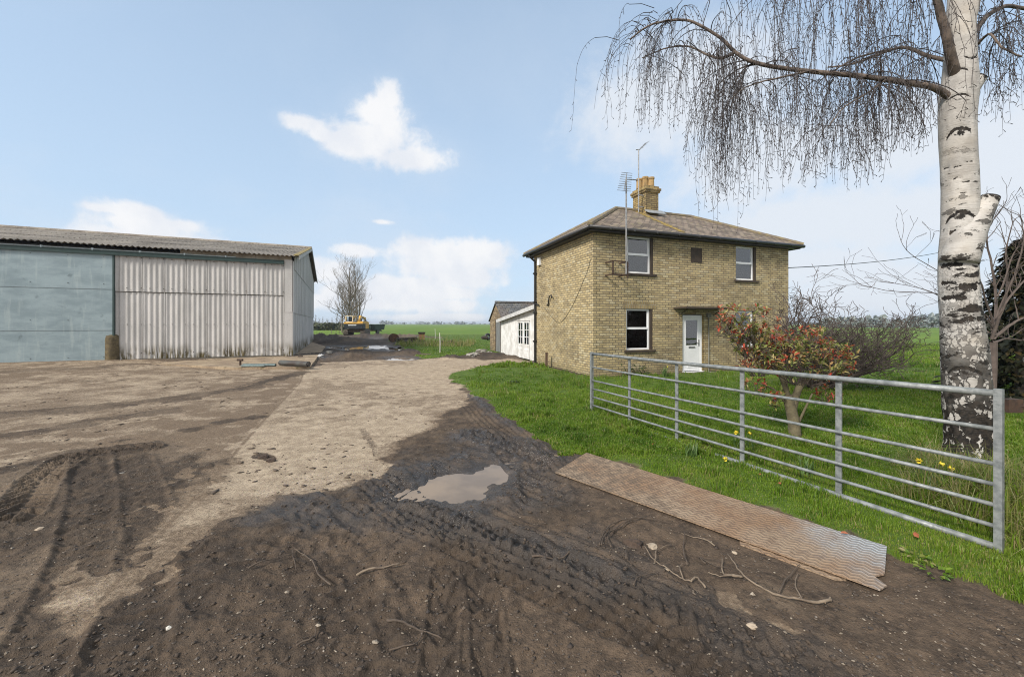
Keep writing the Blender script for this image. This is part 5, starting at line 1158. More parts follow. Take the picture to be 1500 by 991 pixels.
# ------------------------------------------------------------------ young bare tree tucked behind the birch
spx = (6.62, 5.55); sap = thing('bare_sapling', 'thin many-stemmed leafless sapling spreading out from behind the birch trunk', 'tree', (*spx, gz(*spx)))
def build_sapling():
    rnd = random.Random(33); g = Geo(); D = spx[1]
    def r_(px, py, dd=0): p = at(px, py, D + dd); return np.array((p[0]-spx[0], p[1]-spx[1], p[2]))
    st = r_(1455, 505); g.tube(smoothpath([np.array((0,0,-.05)), r_(1452,580), st], 8), np.linspace(.055,.042,8), 9)
    for pts, r in (([(1455,505),(1447,470,.1),(1420,455,.2),(1370,435,.25),(1310,432,.3),(1265,422,.3)], .011), ([(1450,490),(1410,460,.3),(1350,425,.35),(1280,412,.35)], .009), ([(1455,500),(1478,480),(1500,470),(1540,462)], .026), ([(1455,500),(1470,455,-.1),(1495,420,-.1),(1530,390)], .022), ([(1456,495),(1460,440,.1),(1456,390,.1),(1450,345,.1),(1462,310,.1)], .020), ([(1456,490),(1473,430,.2),(1470,380,.2),(1480,330,.2)], .018), ([(1456,480),(1440,420,-.1),(1432,372,-.1),(1440,330,-.1)], .014), ([(1453,485),(1420,440,-.15),(1380,405,-.2),(1330,372,-.2),(1318,350,-.2)], .008), ([(1452,505),(1480,500,.1),(1520,505,.1)], .02), ([(1458,470),(1484,400),(1496,350),(1492,320)], .015), ([(1460,440),(1488,372),(1515,330)], .012)):
        P = smoothpath([r_(*p) for p in pts], 14); P += np.cumsum(RNG.normal(0,.006,P.shape),0); g.tube(P, np.linspace(r, r*.3, 14), 5, False)
        for k in range(10):
            i = rnd.randint(4, 13); d = P[i]-P[i-1]; d /= np.linalg.norm(d); d += np.array((rnd.gauss(0,.5), rnd.gauss(0,.5), rnd.gauss(.15,.4))); d /= np.linalg.norm(d)
            branch(g, P[i], d, rnd.uniform(.14,.36), r * .3, 2, rnd, .5, .04, .75, (1,2), .12, .0022)
    g.build('branches', M_SHRUBBARK, sap); print('sapling', g.n)
build_sapling()
# ------------------------------------------------------------------ dark conifers at the right edge
M_CONIF = leaf_mat('conifer_spray', [(0,(.010,.013,.006)),(.5,(.022,.024,.010)),(.8,(.045,.038,.014)),(1,(.075,.05,.018))], .15)
def conifer(x, y, h, r, seed, label):
    t_ = thing('conifer', label, 'tree', (x, y, 0), 0, 'conifers at the right edge'); rnd = random.Random(seed)
    g = Geo(); g.tube([(0,0,-.1),(0,0,h*.95)], [.12,.03], 8); g.build('trunk', M_GREYBARK, t_)
    g = Geo(); N = int(3400 * h / 3)
    for k in range(N):
        z = h * (1 - rnd.random() ** .8) ; z = rnd.uniform(.05, h); rr = r * (1.02 - (z / h) ** 1.5) * (.86 + .3 * vnoise(z * 2.2, seed + math.floor(z*3)*.7)); th = rnd.uniform(0, 2*math.pi); q = rr * (rnd.random() ** .3) * (1 + .12 * math.sin(th * 5 + z * 7))
        c = np.array((q*math.cos(th), q*math.sin(th), z)); d = np.array((math.cos(th), math.sin(th), rnd.gauss(-.25,.3))) + np.array((rnd.gauss(0,.35), rnd.gauss(0,.35), 0)); d /= np.linalg.norm(d)
        u = np.cross(d, (0,0,1)); u /= np.linalg.norm(u); L = rnd.uniform(.10,.22); W = L * rnd.uniform(.22,.4); nn = np.array((0,0,-L*.25)); t0 = rnd.random() ** 2.2
        g.add([c, c+d*L*.5+u*W, c+d*L+nn, c+d*L*.5-u*W], [(0,1,2,3)], tint=t0)
    g.build('crown', M_CONIF, t_)
conifer(11.2, 8.7, 3.6, 1.15, 4, 'dark brownish conifer just right of the birch trunk, nearest the sapling')
conifer(12.6, 9.3, 4.1, 1.2, 5, 'taller dark conifer cut by the right edge of the view')
conifer(13.2, 7.9, 3.4, 1.3, 6, 'dark conifer farthest out beyond the right-hand fence post')
# ------------------------------------------------------------------ grass
M_GRASS = leaf_mat('grass_blade', [(0,(.05,.11,.010)),(.35,(.115,.205,.016)),(.7,(.19,.285,.027)),(.9,(.22,.23,.06)),(1,(.34,.28,.14))], .4)
SOLIDS = [np.array([house_pt(-.12,-.12), house_pt(HL+.1,-.12), house_pt(HL+.1,HD), house_pt(5.4,HD), house_pt(5.5,14.2), house_pt(.5,14.2), house_pt(.38,HD), house_pt(-.12,HD)]), np.array(PLATE)]
def grass(x, y, hgt, wid, seed, name, straw=0.0, lean=.55, keep=None):
    r = np.random.default_rng(seed); f = ground_fields(x, y); n = fbm(x * 1.3, y * 1.3, 3, 50); n2 = fbm(x * 5, y * 5, 3, 60); n3 = fbm(x * .4, y * .4, 3, 70)
    ok = r.random(len(x)) < sstep(.25, .75, f['grass']) * (.35 + 1.1 * n2) 
    if keep is not None: ok &= keep(x, y)
    for S_ in SOLIDS: ok &= sdpoly(x, y, S_) > .02
    ok &= (x - bb[0]) ** 2 + (y - bb[1]) ** 2 > .36 ** 2
    x, y, z, n, n2, n3, lw_ = x[ok], y[ok], f['z'][ok], n[ok], n2[ok], n3[ok], f['lawn'][ok]; m = len(x)
    clump = sstep(.45, .75, n2 * .6 + n * .4)
    edge = sstep(-.02, -.5, lw_) if name == 'grass' else 1
    h = hgt * (.38 + 1.25 * clump + .35 * n) * r.uniform(.55, 1.25, m) * (.55 + .45 * edge); w = wid * r.uniform(.6, 1.3, m) * (np.clip(y / 3.6, 1, 2.2) if wid < .006 else 1)
    th = r.uniform(0, 2*math.pi, m); ln = lean * np.abs(r.normal(.5, .55, m)); dx, dy = np.cos(th), np.sin(th)
    ph = th + r.normal(math.pi/2, .6, m); ux, uy = np.cos(ph) * w / 2, np.sin(ph) * w / 2
    V = np.empty((m, 5, 3)); mx = x + dx*h*ln*.35; my = y + dy*h*ln*.35; mz = z + h*.62
    V[:,0] = np.stack([x-ux, y-uy, z-.01], 1); V[:,1] = np.stack([x+ux, y+uy, z-.01], 1)
    V[:,2] = np.stack([mx-ux*.8, my-uy*.8, mz], 1); V[:,3] = np.stack([mx+ux*.8, my+uy*.8, mz], 1)
    V[:,4] = np.stack([x+dx*h*ln*1.15, y+dy*h*ln*1.15, z+h*(1-.32*np.minimum(ln,1.6))], 1)
    b = np.arange(m)[:,None]*5
    tint = np.clip(.10 + .55 * sstep(.3,.7,n3*.5+n*.5) + r.normal(0,.13,m) - .30*clump + .10, 0, .82)
    tint = np.where(r.random(m) < straw + .08 + .20 * sstep(.54,.72,n) * (1-clump), r.uniform(.85,1,m), tint)
    tint = np.repeat(tint, 5)
    g = Geo(); g.add(V.reshape(-1,3), b + np.array([[0,1,3,2]]), b + np.array([[2,3,4]]), tint=tint); print(name, m)
    return struct(g.build(name, M_GRASS), 'stuff')
def fan_pts(n, y0, y1, k0, k1, seed, power=1.0):
    r = np.random.default_rng(seed); y = (y0 ** -power + r.random(n) * (y1 ** -power - y0 ** -power)) ** (-1/power); k = r.uniform(k0, k1, n); return k * (y + .6), y
GS = GRASS_SCALE
x, y = fan_pts(int(230000*GS), 1.9, 7.5, -.02, 1.75, 1, -.5); o = grass(x, y, .058, .0055, 1, 'grass')
struct(o, 'stuff', 'short green lawn grass along the lane and gate', 'grass')
x, y = fan_pts(int(330000*GS), 5.2, 16, -.22, 1.7, 2, .5); struct(grass(x, y, .075, .011, 2, 'grass'), 'stuff', 'lawn grass around the house front', 'grass')
x, y = fan_pts(int(230000*GS), 15.5, 66, -.62, 1.6, 3, .3); struct(grass(x, y, .12, .028, 3, 'grass'), 'stuff', 'rough green meadow grass beyond the yard', 'grass')
# coarse long grass round the birch foot and along the gate
def near_birch(x, y): return ((x - bb[0] + .1) / 1.0) ** 2 + ((y - bb[1] + .55) / .75) ** 2 < .55 + .9 * fbm(x*2, y*2, 2, 90)
r = np.random.default_rng(77); x = r.uniform(bb[0]-1.5, bb[0]+1.4, 17000); y = r.uniform(bb[1]-1.9, bb[1]+.7, 17000)
struct(grass(x, y, .27, .008, 4, 'long_grass', .42, 1.0, near_birch), 'stuff', 'long straw-mixed grass round the birch foot', 'grass')
def near_fence(x, y): return (x > 3.72 + .15 * fbm(x*3, y*3, 2, 91))
x = r.uniform(3.6, 6.5, 10000); y = r.uniform(1.8, 4.0, 10000); struct(grass(x, y, .28, .007, 5, 'long_grass', .55, 1.1, near_fence), 'stuff', 'dead and green tall grass at the right fence', 'grass')
def deb(x, y): return fbm(x*.7, y*.7, 2, 92) > .42
q0, q1 = gp(600,497), gp(680,503); x = r.uniform(-9.5, -3.2, 3500); y = r.uniform(30, 36.5, 3500); struct(grass(x, y, .45, .035, 6, 'long_grass', .75, .8, deb), 'stuff', 'pale dead grass round the scrap heap', 'grass')
x = r.uniform(-17.5, -14, 1200); y = r.uniform(21, 27, 1200)

# ------------------------------------------------------------------ daffodils and small plants
M_DLEAF = leaf_mat('daffodil_leaf', [(0,(.07,.13,.035)),(1,(.13,.21,.06))], .3)
M_YEL = plain('daffodil_yellow', (.78,.66,.06), (.72,.55,.04), 20, .6, 0, 0)
def daffodil(px, py, label, nl, flowers, h, seed):
    p = gp(px, py, .02); t_ = thing('daffodil', label, 'flower', (p[0], p[1], gz(*p) - .01), 0, 'daffodil clumps on the lawn'); rnd = random.Random(seed); g = Geo()
    for i in range(nl):
        a = rnd.uniform(0, 2*math.pi); l = h * rnd.uniform(.7, 1.15); s0 = np.array((rnd.gauss(0,.035), rnd.gauss(0,.03), 0)); d = np.array((math.cos(a), math.sin(a), 0)); u = np.array((-d[1], d[0], 0)) * rnd.uniform(.006,.009); ln = rnd.uniform(.1,.75)
        C_ = [s0 + d*l*ln*(t**2) + np.array((0,0,1))*l*(t - .35*ln*t*t) for t in (0,.35,.7,1)]; ti = rnd.random()
        V = []; 
        for c_, w in zip(C_, (1,1,.8,.15)): V += [c_-u*w, c_+u*w]
        g.add(V, [(0,1,3,2),(2,3,5,4),(4,5,7,6)], tint=ti)
    g.build('leaves', M_DLEAF, t_)
    for (dx, dz, face) in flowers:
        g = Geo(); top = np.array((dx, rnd.gauss(0,.03), dz)); g.tube(smoothpath([np.array((0,0,0)), top*.6, top + np.array((0,0,.012)), top + np.array((face*.02,-.02,0))], 8), .0035, 5); st_ = g.build('stem', M_DLEAF, t_)
        g = Geo(); c = top + np.array((face*.02,-.02,0)); f_ = np.array((face*.75,-.6,-.28)); f_ /= np.linalg.norm(f_); u = np.cross(f_, (0,0,1)); u /= np.linalg.norm(u); w = np.cross(u, f_)
        g.tube([c, c+f_*.022, c+f_*.036], [.010,.013,.018], 9, False)
        for k in range(6):
            a = k*math.pi/3; e = u*math.cos(a)+w*math.sin(a); q = np.cross(f_, e); g.add([c, c+e*.016+q*.009+f_*.004, c+e*.031+f_*.002, c+e*.016-q*.009+f_*.004], [(0,1,2,3)])
        g.build('flower', M_YEL, st_)
daffodil(1356, 728, 'daffodil clump with two yellow blooms in front of the birch foot', 26, [(-.04,.36,-.8),(.03,.37,.5)], .36, 1)
daffodil(1384, 735, 'daffodil clump with one drooping yellow bloom close to the birch trunk', 18, [(.02,.34,.2)], .34, 2)
daffodil(1081, 660, 'daffodil with one bright bloom seen left of the gate upright', 12, [(-.02,.26,-.8)], .24, 3)
daffodil(1096, 662, 'daffodil with one bloom seen right of the gate upright', 10, [(-.02,.27,.6)], .24, 4)
daffodil(1010, 668, 'flowerless tuft of blue-green daffodil leaves beneath the gate', 20, [], .22, 5)
daffodil(1064, 678, 'daffodil with one low bloom near the bottom gate rail', 6, [(0,.06,-.4)], .10, 6)
daffodil(974, 552.5, 'daffodil leaves growing against the wall beside the front door', 34, [(.05,.35,.6)], .38, 7)
daffodil(1180, 700, 'loose tuft of thin leaves below the photinia bush', 16, [], .26, 8)
# ivy-like low plant under the ground floor window
M_IVY = leaf_mat('ivy_leaf', [(0,(.02,.04,.012)),(1,(.07,.10,.03))], .25)
def lowplant(a0, a1, h, name, label, seed, n):
    rnd = random.Random(seed); p0 = house_pt((a0+a1)/2, -.18); t_ = thing(name, label, 'plant', (p0[0], p0[1], 0), HROT); g = Geo()
    for i in range(n): leaves(g, (rnd.uniform(a0-a1,a1-a0)/2, rnd.gauss(0,.07), abs(rnd.gauss(0,h*.5))), (rnd.gauss(0,1), rnd.gauss(0,1), rnd.gauss(.3,.6)), rnd.uniform(.06,.12), rnd.uniform(.02,.035), rnd.random(), rnd)
    g.build('foliage', M_IVY, t_)
lowplant(1.0, 1.9, .30, 'low_plant', 'low dark leafy plant under the left ground-floor window', 3, 170)
# broad-leaved weeds in the lawn
for i, (px, py, lab) in enumerate(((1345,815,'broad-leaved weed on the grass below the gate hanging post'),(1368,838,'flat weed on the grass near the mud at the plate end'),(752,562,'dark dock weed on the lawn corner by the house side'),(1160,668,'dark leafy weed at the photinia trunk foot'),(1283,570,'dark mound of weeds in the lawn beyond the photinia'),(905,600,'dock leaves on the lawn behind the gate free end'))):
    p = gp(px, py, .03); rnd = random.Random(50+i); t_ = thing('weed', lab, 'weed', (p[0], p[1], gz(*p))); g = Geo(); sz = .028 * (1 + p[1] * .12)
    for k in range(26):
        a = rnd.uniform(0, 6.28); q = rnd.random()**.5 * sz * 2.2; leaves(g, (q*math.cos(a), q*math.sin(a), rnd.uniform(.01,.05)+.02*p[1]*.1), (math.cos(a), math.sin(a), rnd.uniform(-.1,.5)), sz*rnd.uniform(.8,1.4), sz*.35, rnd.random(), rnd)
    g.build('foliage', M_GRASS if i in (0,1) else M_IVY, t_)
# fallen photinia leaves
rnd = random.Random(8)
for i, (px, py) in enumerate(((1114,698),(1144,712),(1243,780),(1346,790),(1092,654),(958,652))):
    p = gp(px, py, .06); g = Geo(); leaves(g, (0,0,0), (rnd.gauss(0,1), rnd.gauss(0,1), .1), .055, .017, rnd.uniform(.7,1), rnd)
    o = g.build('fallen_leaf', M_PHOT); o.location = (p[0], p[1], gz(*p) + .05)
    tag(o, 'single red-brown fallen leaf lying on the lawn grass by the gate', 'leaf', 'fallen leaves on the lawn')

# ------------------------------------------------------------------ sticks, stones and rubble on the mud
M_STICK = plain('pale_dead_stick', (.24,.185,.13), (.12,.09,.065), 14, .9, 0, .002)
M_STICKD = plain('muddy_stick', (.105,.078,.056), (.06,.045,.035), 14, .9, 0, .002)
def stick(paths, label, mat, s, ox, oy, name='fallen_branch', cat='branch', lift=.01):
    """paths: list of (points in crop pixels, start radius)"""
    P0 = None; g = Geo()
    for pts, r in paths:
        Q = [gp(ox + a/s, oy + b/s, .02) for a, b in pts]; Q = [(q[0], q[1], gz(*q)) for q in Q]
        if P0 is None: P0 = np.array(Q[0])
        n = max(8, len(Q)*4); P = smoothpath([np.array(q) - P0 for q in Q], n); P[:,2] += lift + r; P += RNG.normal(0, .0022, P.shape)
        P[:,2] += .012*np.abs(np.sin(np.linspace(0, 5, n)))
        g.tube(P, np.linspace(r, r*.45, n)*(1+RNG.normal(0,.08,n)), 7)
    o = g.build(name, mat, smooth=True); o.location = tuple(P0); return tag(o, label, cat, 'dead branches lying on the mud')
S2 = 3.409
stick([([(1220,475),(1185,490),(1130,490),(1050,480),(940,455),(850,410),(780,365),(740,310),(700,250)],.009),([(770,366),(720,368),(678,345),(675,275)],.008),([(770,366),(690,370),(600,350)],.006),([(1075,472),(1040,405),(1055,340)],.006),([(1185,490),(1215,470)],.008)], 'longest pale forked branch curving on the mud below the plate end', M_STICK, S2, 860, 740)
stick([([(590,415),(545,375),(520,390),(470,375),(400,335),(330,275),(285,210)],.007),([(480,375),(460,320),(480,300)],.005),([(340,285),(350,225),(420,200)],.005)], 'crooked pale branch lying left of the longest forked one', M_STICK, S2, 860, 740)
for k, (pts, lab) in enumerate((([(70,215),(100,150),(190,95),(300,60)],'thin twig arching at the left of the twig tangle'),([(120,220),(110,140),(240,70),(420,85)],'twig crossing the tangle towards the plate'),([(195,280),(200,225),(250,222)],'short hooked twig beside the muddy clod'),([(230,410),(270,365),(350,345)],'thin dark twig lying on the smooth mud'),([(500,300),(480,220),(490,140)],'upright twig leaning among gravel near the plate'),([(640,200),(560,165),(470,150)],'pale twig under the plate edge'),([(60,205),(90,130),(150,80),(280,75)],'lowest twig in the tangle by the plate'),([(960,440),(1000,370),(1060,300)],'brown stalk standing in dead grass by the narrow plate'),([(590,290),(560,255),(640,310),(690,330)],'bent twig between the two pale branches'))):
    stick([(pts,.0055)], lab, M_STICKD if k != 5 else M_STICK, S2, 860, 740, 'twig', 'twig', .012)
S3 = 2.143
for k, (pts, r, lab) in enumerate((([(780,590),(850,565),(920,540)],.006,'thin straight twig on the mud in the middle of the yard'),([(1040,635),(1000,600),(975,550),(920,520),(930,585)],.006,'hooked thin twig left of the tyre ruts'),([(1215,745),(1290,765),(1390,815)],.008,'thin paired stick near the bottom tyre marks'),([(1225,830),(1300,825),(1330,795)],.005,'short twig below the paired stick'),([(1120,600),(1180,590),(1255,577)],.009,'pale straight stick lying near the ridged ruts'),([(930,820),(985,795),(990,768)],.006,'short bent twig at the bottom of the yard'))):
    stick([(pts, r)], lab, M_STICKD if k not in (4,) else M_STICK, S3, 0, 560, 'twig', 'twig')
stick([([(430,490),(500,490),(545,470)],.008)], 'dark stick floating free on the wet mud below the puddle', M_STICKD, 1.875, 550, 560, 'twig', 'twig')
def stone(px, py, r, label, mat, seed, flat=.5, name='stone', group=None):
    q = gp(px, py, .02); rr = np.random.default_rng(seed); u = np.linspace(0, math.pi, 7); v = np.linspace(0, 2*math.pi, 11)[:-1]
    g = Geo(); X = np.array([[(math.sin(a)*math.cos(b), math.sin(a)*math.sin(b), math.cos(a)) for b in np.append(v, v[0])] for a in u]); k = 1 + rr.normal(0,.16,(7,11)); k[:, -1] = k[:, 0]; k[0] = k[0,0]; k[-1] = k[-1,0]
    X = X * k[...,None] * np.array((r*rr.uniform(.9,1.5), r*rr.uniform(.7,1.1), r*flat)); g.sheet(X); o = g.build(name, mat); o.location = (q[0], q[1], gz(*q) + r*flat*.3); o.rotation_euler = (0,0,rr.uniform(0,6)); return tag(o, label, 'stone', group)
M_STONE = plain('pale_limestone', (.42,.34,.25), (.28,.22,.16), 14, .9, 0, .004); M_CLOD = plain('mud_clod', (.075,.05,.035), (.045,.032,.025), 18, .95, 0, .01); M_GREYST = plain('grey_stone', (.34,.32,.28), (.22,.20,.17), 14, .9, 0, .004)
stone(956, 796, .036, 'pale flat stone among twigs left of the plate', M_STONE, 1, .35); stone(928, 795, .06, 'brown earth clod beside the pale flat stone', M_CLOD, 2, .7)
stone(1102, 914, .032, 'pinkish flat stone on the bare concrete patch', M_STONE, 3, .3); stone(975, 832, .022, 'small tan stone below the twig tangle', M_STONE, 4)
stone(58, 772, .024, 'white flat stone on the left yard', M_STONE, 5, .4); stone(248, 918, .014, 'small bright white stone on dark gravel', plain('white_stone',(.6,.57,.5),None,9,.8), 6, .6); stone(178, 688, .03, 'small grey stone by the left tyre mark', M_GREYST, 7)
stone(386, 668, .06, 'dark mud lump lying on the pale lane concrete', M_CLOD, 8, .5); stone(397, 673, .05, 'second smaller mud lump on the pale lane concrete', M_CLOD, 9, .5); stone(1076, 805, .02, 'small pale stone near the plate edge', M_STONE, 10)
for i, (px, py, w) in enumerate(((690,522,.5),(697,520.5,.4),(705,519,.5),(716,517,.35))):
    stone(px, py, w*.55, ['long pale slab at the near end of the row along the lane edge','shorter slab second in the row along the lane edge','long slab third in the row along the lane edge','small upright slab beside the shed corner'][i], M_GREYST, 20+i, .45, 'edging_slab', 'slabs along the lane edge')
# loose gravel, beyond counting
r = np.random.default_rng(5); X_, Y_ = fan_pts(60000, 1.7, 9, -1.5, 1.3, 9, .6); f = ground_fields(X_, Y_)
pr = f['gravel'] * .9 + .20 * (1 - f['grass']) * (1 - f['wet']); ok = (r.random(len(X_)) < pr) & (f['grass'] < .3) & (f['concrete'] + r.random(len(X_)) * .9 < 1.0); X_, Y_, Z_ = X_[ok], Y_[ok], f['z'][ok]; m = len(X_)
ico = np.array([(0,0,1),(.9,0,.2),(.25,.85,.25),(-.75,.5,.2),(-.7,-.55,.25),(.3,-.85,.2),(0,0,-.6)]); tr = np.array([(0,1,2),(0,2,3),(0,3,4),(0,4,5),(0,5,1),(6,2,1),(6,3,2),(6,4,3),(6,5,4),(6,1,5)])
sz = r.gamma(2.0, .0017, m) + .002; sz = np.minimum(sz, .016); rot = r.uniform(0, 6.28, m); V = ico[None] * (1 + r.normal(0,.22,(m,7,3))) * sz[:,None,None] * np.array((1.2,.9,.7)); c, s_ = np.cos(rot)[:,None], np.sin(rot)[:,None]
W = np.stack([V[...,0]*c - V[...,1]*s_ + X_[:,None], V[...,0]*s_ + V[...,1]*c + Y_[:,None], V[...,2] + Z_[:,None] + .002], -1)
g = Geo(); g.add(W.reshape(-1,3), t=(np.arange(m)[:,None,None]*7 + tr[None]).reshape(-1,3), tint=np.repeat(r.random(m)**1.6, 7))
M_GRAV = leaf_mat('gravel_stone', [(0,(.045,.035,.028)),(.5,(.12,.092,.067)),(.8,(.19,.155,.115)),(1,(.32,.265,.20))], .0); print('gravel', m)
struct(g.build('gravel', M_GRAV), 'stuff', 'loose pale gravel scattered over the mud', 'gravel')
# mud clods thrown up by tyres
X_, Y_ = fan_pts(26000, 1.7, 8.5, -1.5, 1.1, 19, .7); f = ground_fields(X_, Y_); ok = (f['grass'] < .2) & (f['concrete'] < .6) & (r.random(len(X_)) < .12 + .5*f['wet']) & (sdpoly(X_, Y_, PUDDLE) > .05); X_, Y_, Z_ = X_[ok], Y_[ok], f['z'][ok]; m = len(X_)
sz = np.minimum(r.gamma(2.0, .0035, m) + .003, .016); V = ico[None] * (1 + r.normal(0,.28,(m,7,3))) * sz[:,None,None] * np.array((1.3,1,.6)); rot = r.uniform(0, 6.28, m); c, s_ = np.cos(rot)[:,None], np.sin(rot)[:,None]
W = np.stack([V[...,0]*c - V[...,1]*s_ + X_[:,None], V[...,0]*s_ + V[...,1]*c + Y_[:,None], V[...,2] + Z_[:,None]], -1)
g = Geo(); g.add(W.reshape(-1,3), t=(np.arange(m)[:,None,None]*7 + tr[None]).reshape(-1,3))
struct(g.build('mud_crumbs', plain('wet_mud_crumb', (.085,.062,.044), (.048,.036,.028), 14, .9, 0, .003), smooth=True), 'stuff', 'dark crumbs of churned mud around the puddle', 'mud')

# trodden lumps and flakes of mud dropped over the concrete
X_, Y_ = fan_pts(5200, 3.8, 19, -1.4, .25, 23, .3); f = ground_fields(X_, Y_); cl = fbm(X_*.9, Y_*.9, 3, 95); ok = (f['concrete'] > .7) & (f['grass'] < .1) & (r.random(len(X_)) < sstep(.46, .72, cl) * .7 + .04); X_, Y_, Z_ = X_[ok], Y_[ok], f['z'][ok]; m = len(X_)
sz = np.minimum(r.gamma(1.3, .010, m) + .004, .07) * (.55 + Y_ * .055); V = ico[None] * (1 + r.normal(0,.3,(m,7,3))) * sz[:,None,None] * np.array((1.5,.9,.22)); rot = r.uniform(0, 3.14, m); c, s_ = np.cos(rot)[:,None], np.sin(rot)[:,None]
W = np.stack([V[...,0]*c - V[...,1]*s_ + X_[:,None], V[...,0]*s_ + V[...,1]*c + Y_[:,None], V[...,2] + Z_[:,None] + .002], -1); g = Geo(); g.add(W.reshape(-1,3), t=(np.arange(m)[:,None,None]*7 + tr[None]).reshape(-1,3)); print('flakes', m)
struct(g.build('dried_mud', plain('dried_mud_flake', (.13,.095,.066), (.07,.052,.038), 2.5, .95, 0, .003), smooth=True), 'stuff', 'flakes and lumps of mud dropped over the pale concrete', 'mud')

# ------------------------------------------------------------------ right-hand field fence
fence = thing('field_fence', 'weathered post fence with a rusty top rail at the right edge', 'fence', (4.05, 2.95, 0))
M_OLDW = plain('weathered_oak', (.15,.115,.08), (.085,.065,.045), 7, .9, 0, .006, 30, (1,1,.2))
for dx, dy in ((.02, -.03), (1.4, -.35), (2.8, -.7)):
    g = Geo(); g.tube([(dx,dy,-.1),(dx,dy,.6),(dx+.01,dy,1.22)], [.052,.05,.046], 9); g.build('post', M_OLDW, fence)
g = Geo(); g.tube([(-.27,.06,1.13),(.0,.02,1.12),(1.4,-.29,1.13),(2.8,-.64,1.1)], .024, 8); g.build('top_rail', M_IRON, fence)
g = Geo(); g.box(-.31,-.2,.03,.09,1.08,1.18); g.build('hinge_clamp', M_IRON, fence)
for z in (.35,.7): 
    g = Geo(); g.tube([(.02,-.09,z),(1.4,-.41,z),(2.8,-.76,z)], .004, 4); g.build('wire', M_GALV, fence)
# ------------------------------------------------------------------ excavator, trailer and scrap beyond the lane
M_EXY = plain('faded_yellow_paint', (.62,.36,.055), (.50,.29,.06), 3, .5, 0, .001); M_EXD = plain('dark_navy_paint', (.020,.028,.038), (.03,.035,.04), 3, .55, 0, .001)
M_TRK = plain('muddy_track_steel', (.085,.072,.060), (.15,.125,.10), 4, .8, .2, .01); M_CREAM = plain('cream_paint', (.66,.55,.38), None, 3, .5)
ed = 59.5; ex = ((518 - CX) / F * ed, ed)
exc = thing('excavator', 'yellow and dark blue tracked excavator parked facing away on the muddy track', 'excavator', (*ex, gz(*ex)), math.radians(4))
def tracks(x):
    g = Geo(); n = 26; pr = []
    for i in range(n):
        a = i / n * 2 * math.pi; y = 1.45 * (abs(math.cos(a)) ** .5) * math.copysign(1, math.cos(a)); z = .43 + .43 * (abs(math.sin(a)) ** .7) * math.copysign(1, math.sin(a)); pr.append((y + 1.6, z))
    V = [(x-.33, y, z) for y, z in pr] + [(x+.33, y, z) for y, z in pr] + [(x-.33,1.6,.43),(x+.33,1.6,.43)]
    g.add(V, [(i,(i+1)%n,n+(i+1)%n,n+i) for i in range(n)], [((i+1)%n,i,2*n) for i in range(n)] + [(n+i,n+(i+1)%n,2*n+1) for i in range(n)])
    for i in range(n): y, z = pr[i]; d = np.array((y-1.6, z-.43)); d /= np.linalg.norm(d); g.box(x-.34,x+.34,y+d[0]*.03-.03,y+d[0]*.03+.03,z+d[1]*.03-.03,z+d[1]*.03+.03)
    return g
for x in (-1.25, 1.25): tracks(x).build('track', M_TRK, exc)
g = Geo(); g.box(-.95,.95,.6,2.6,.45,1.0); g.build('undercarriage', M_TRK, exc)
g = Geo(); g.hexa([(-1.25,-.15,1.0),(1.25,-.15,1.0),(1.4,1.2,1.0),(-1.4,1.2,1.0),(-1.38,-.28,1.75),(1.38,-.28,1.75),(1.4,1.2,1.75),(-1.4,1.2,1.75)])
cw = g.build('counterweight', M_EXD, exc); g = Geo(); g.box(-.72,.48,-.30,-.27,1.46,1.62); g.build('rear_panel', plain('pale_panel',(.55,.58,.6),None,3,.5), cw)
g = Geo(); g.box(-1.38,1.38,1.2,3.0,1.0,1.85); g.box(-1.38,1.40,-.26,3.0,1.755,1.98); g.box(.55,1.38,.0,2.8,1.98,2.12); g.build('body', M_EXY, exc)
g = Geo(); x0, x1, y0_, y1_, z0, z1 = -1.40, -.28, .55, 2.35, 1.98, 2.98
for x in (x0, x1-.11): 
    for y in (y0_, y1_-.11): g.box(x, x+.11, y, y+.11, z0, z1-.10)
g.box(x0,x1,y0_,y1_,z1-.10,z1); g.box(x0,x1,y0_,y1_,z0+.0,z0+.12)
cb = g.build('cab', M_CREAM, exc); g = Geo(); g.box(x0+.05,x1-.05,y0_+.05,y1_-.05,z0+.13,z1-.12); g.build('window', M_GLASS, cb)
g = Geo(); g.box(x0+.35,x1-.3,.9,1.3,z0+.12,z0+.75); g.build('seat', M_EXD, cb)
g = Geo()
g.hexa([(.0,1.6,1.95),(.32,1.6,1.95),(.32,2.2,1.95),(.0,2.2,1.95),(.04,2.6,3.05),(.28,2.6,3.05),(.28,3.2,2.9),(.04,3.2,2.9)]); g.hexa([(.04,2.6,3.05),(.28,2.6,3.05),(.28,3.2,2.85),(.04,3.2,2.85),(.06,5.4,2.75),(.26,5.4,2.75),(.26,5.3,2.4),(.06,5.3,2.4)])
bm_ = g.build('boom', M_EXY, exc); g = Geo(); g.hexa([(.06,5.2,2.4),(.26,5.2,2.4),(.26,5.6,2.4),(.06,5.6,2.4),(.06,5.4,.5),(.26,5.4,.5),(.26,5.7,.5),(.06,5.7,.5)]); g.hexa([(-.4,5.1,.05),(.7,5.1,.05),(.7,5.9,.25),(-.4,5.9,.25),(-.4,5.3,.75),(.7,5.3,.75),(.7,5.8,.7),(-.4,5.8,.7)]); g.build('arm_and_bucket', M_TRK, bm_)
g = Geo(); g.tube([(.50,1.9,1.95),(.58,2.5,2.75)], .07, 8); g.tube([(.42,2.3,1.95),(.42,2.3,2.6)], .06, 8); g.build('hydraulic_ram', M_EXD, bm_)
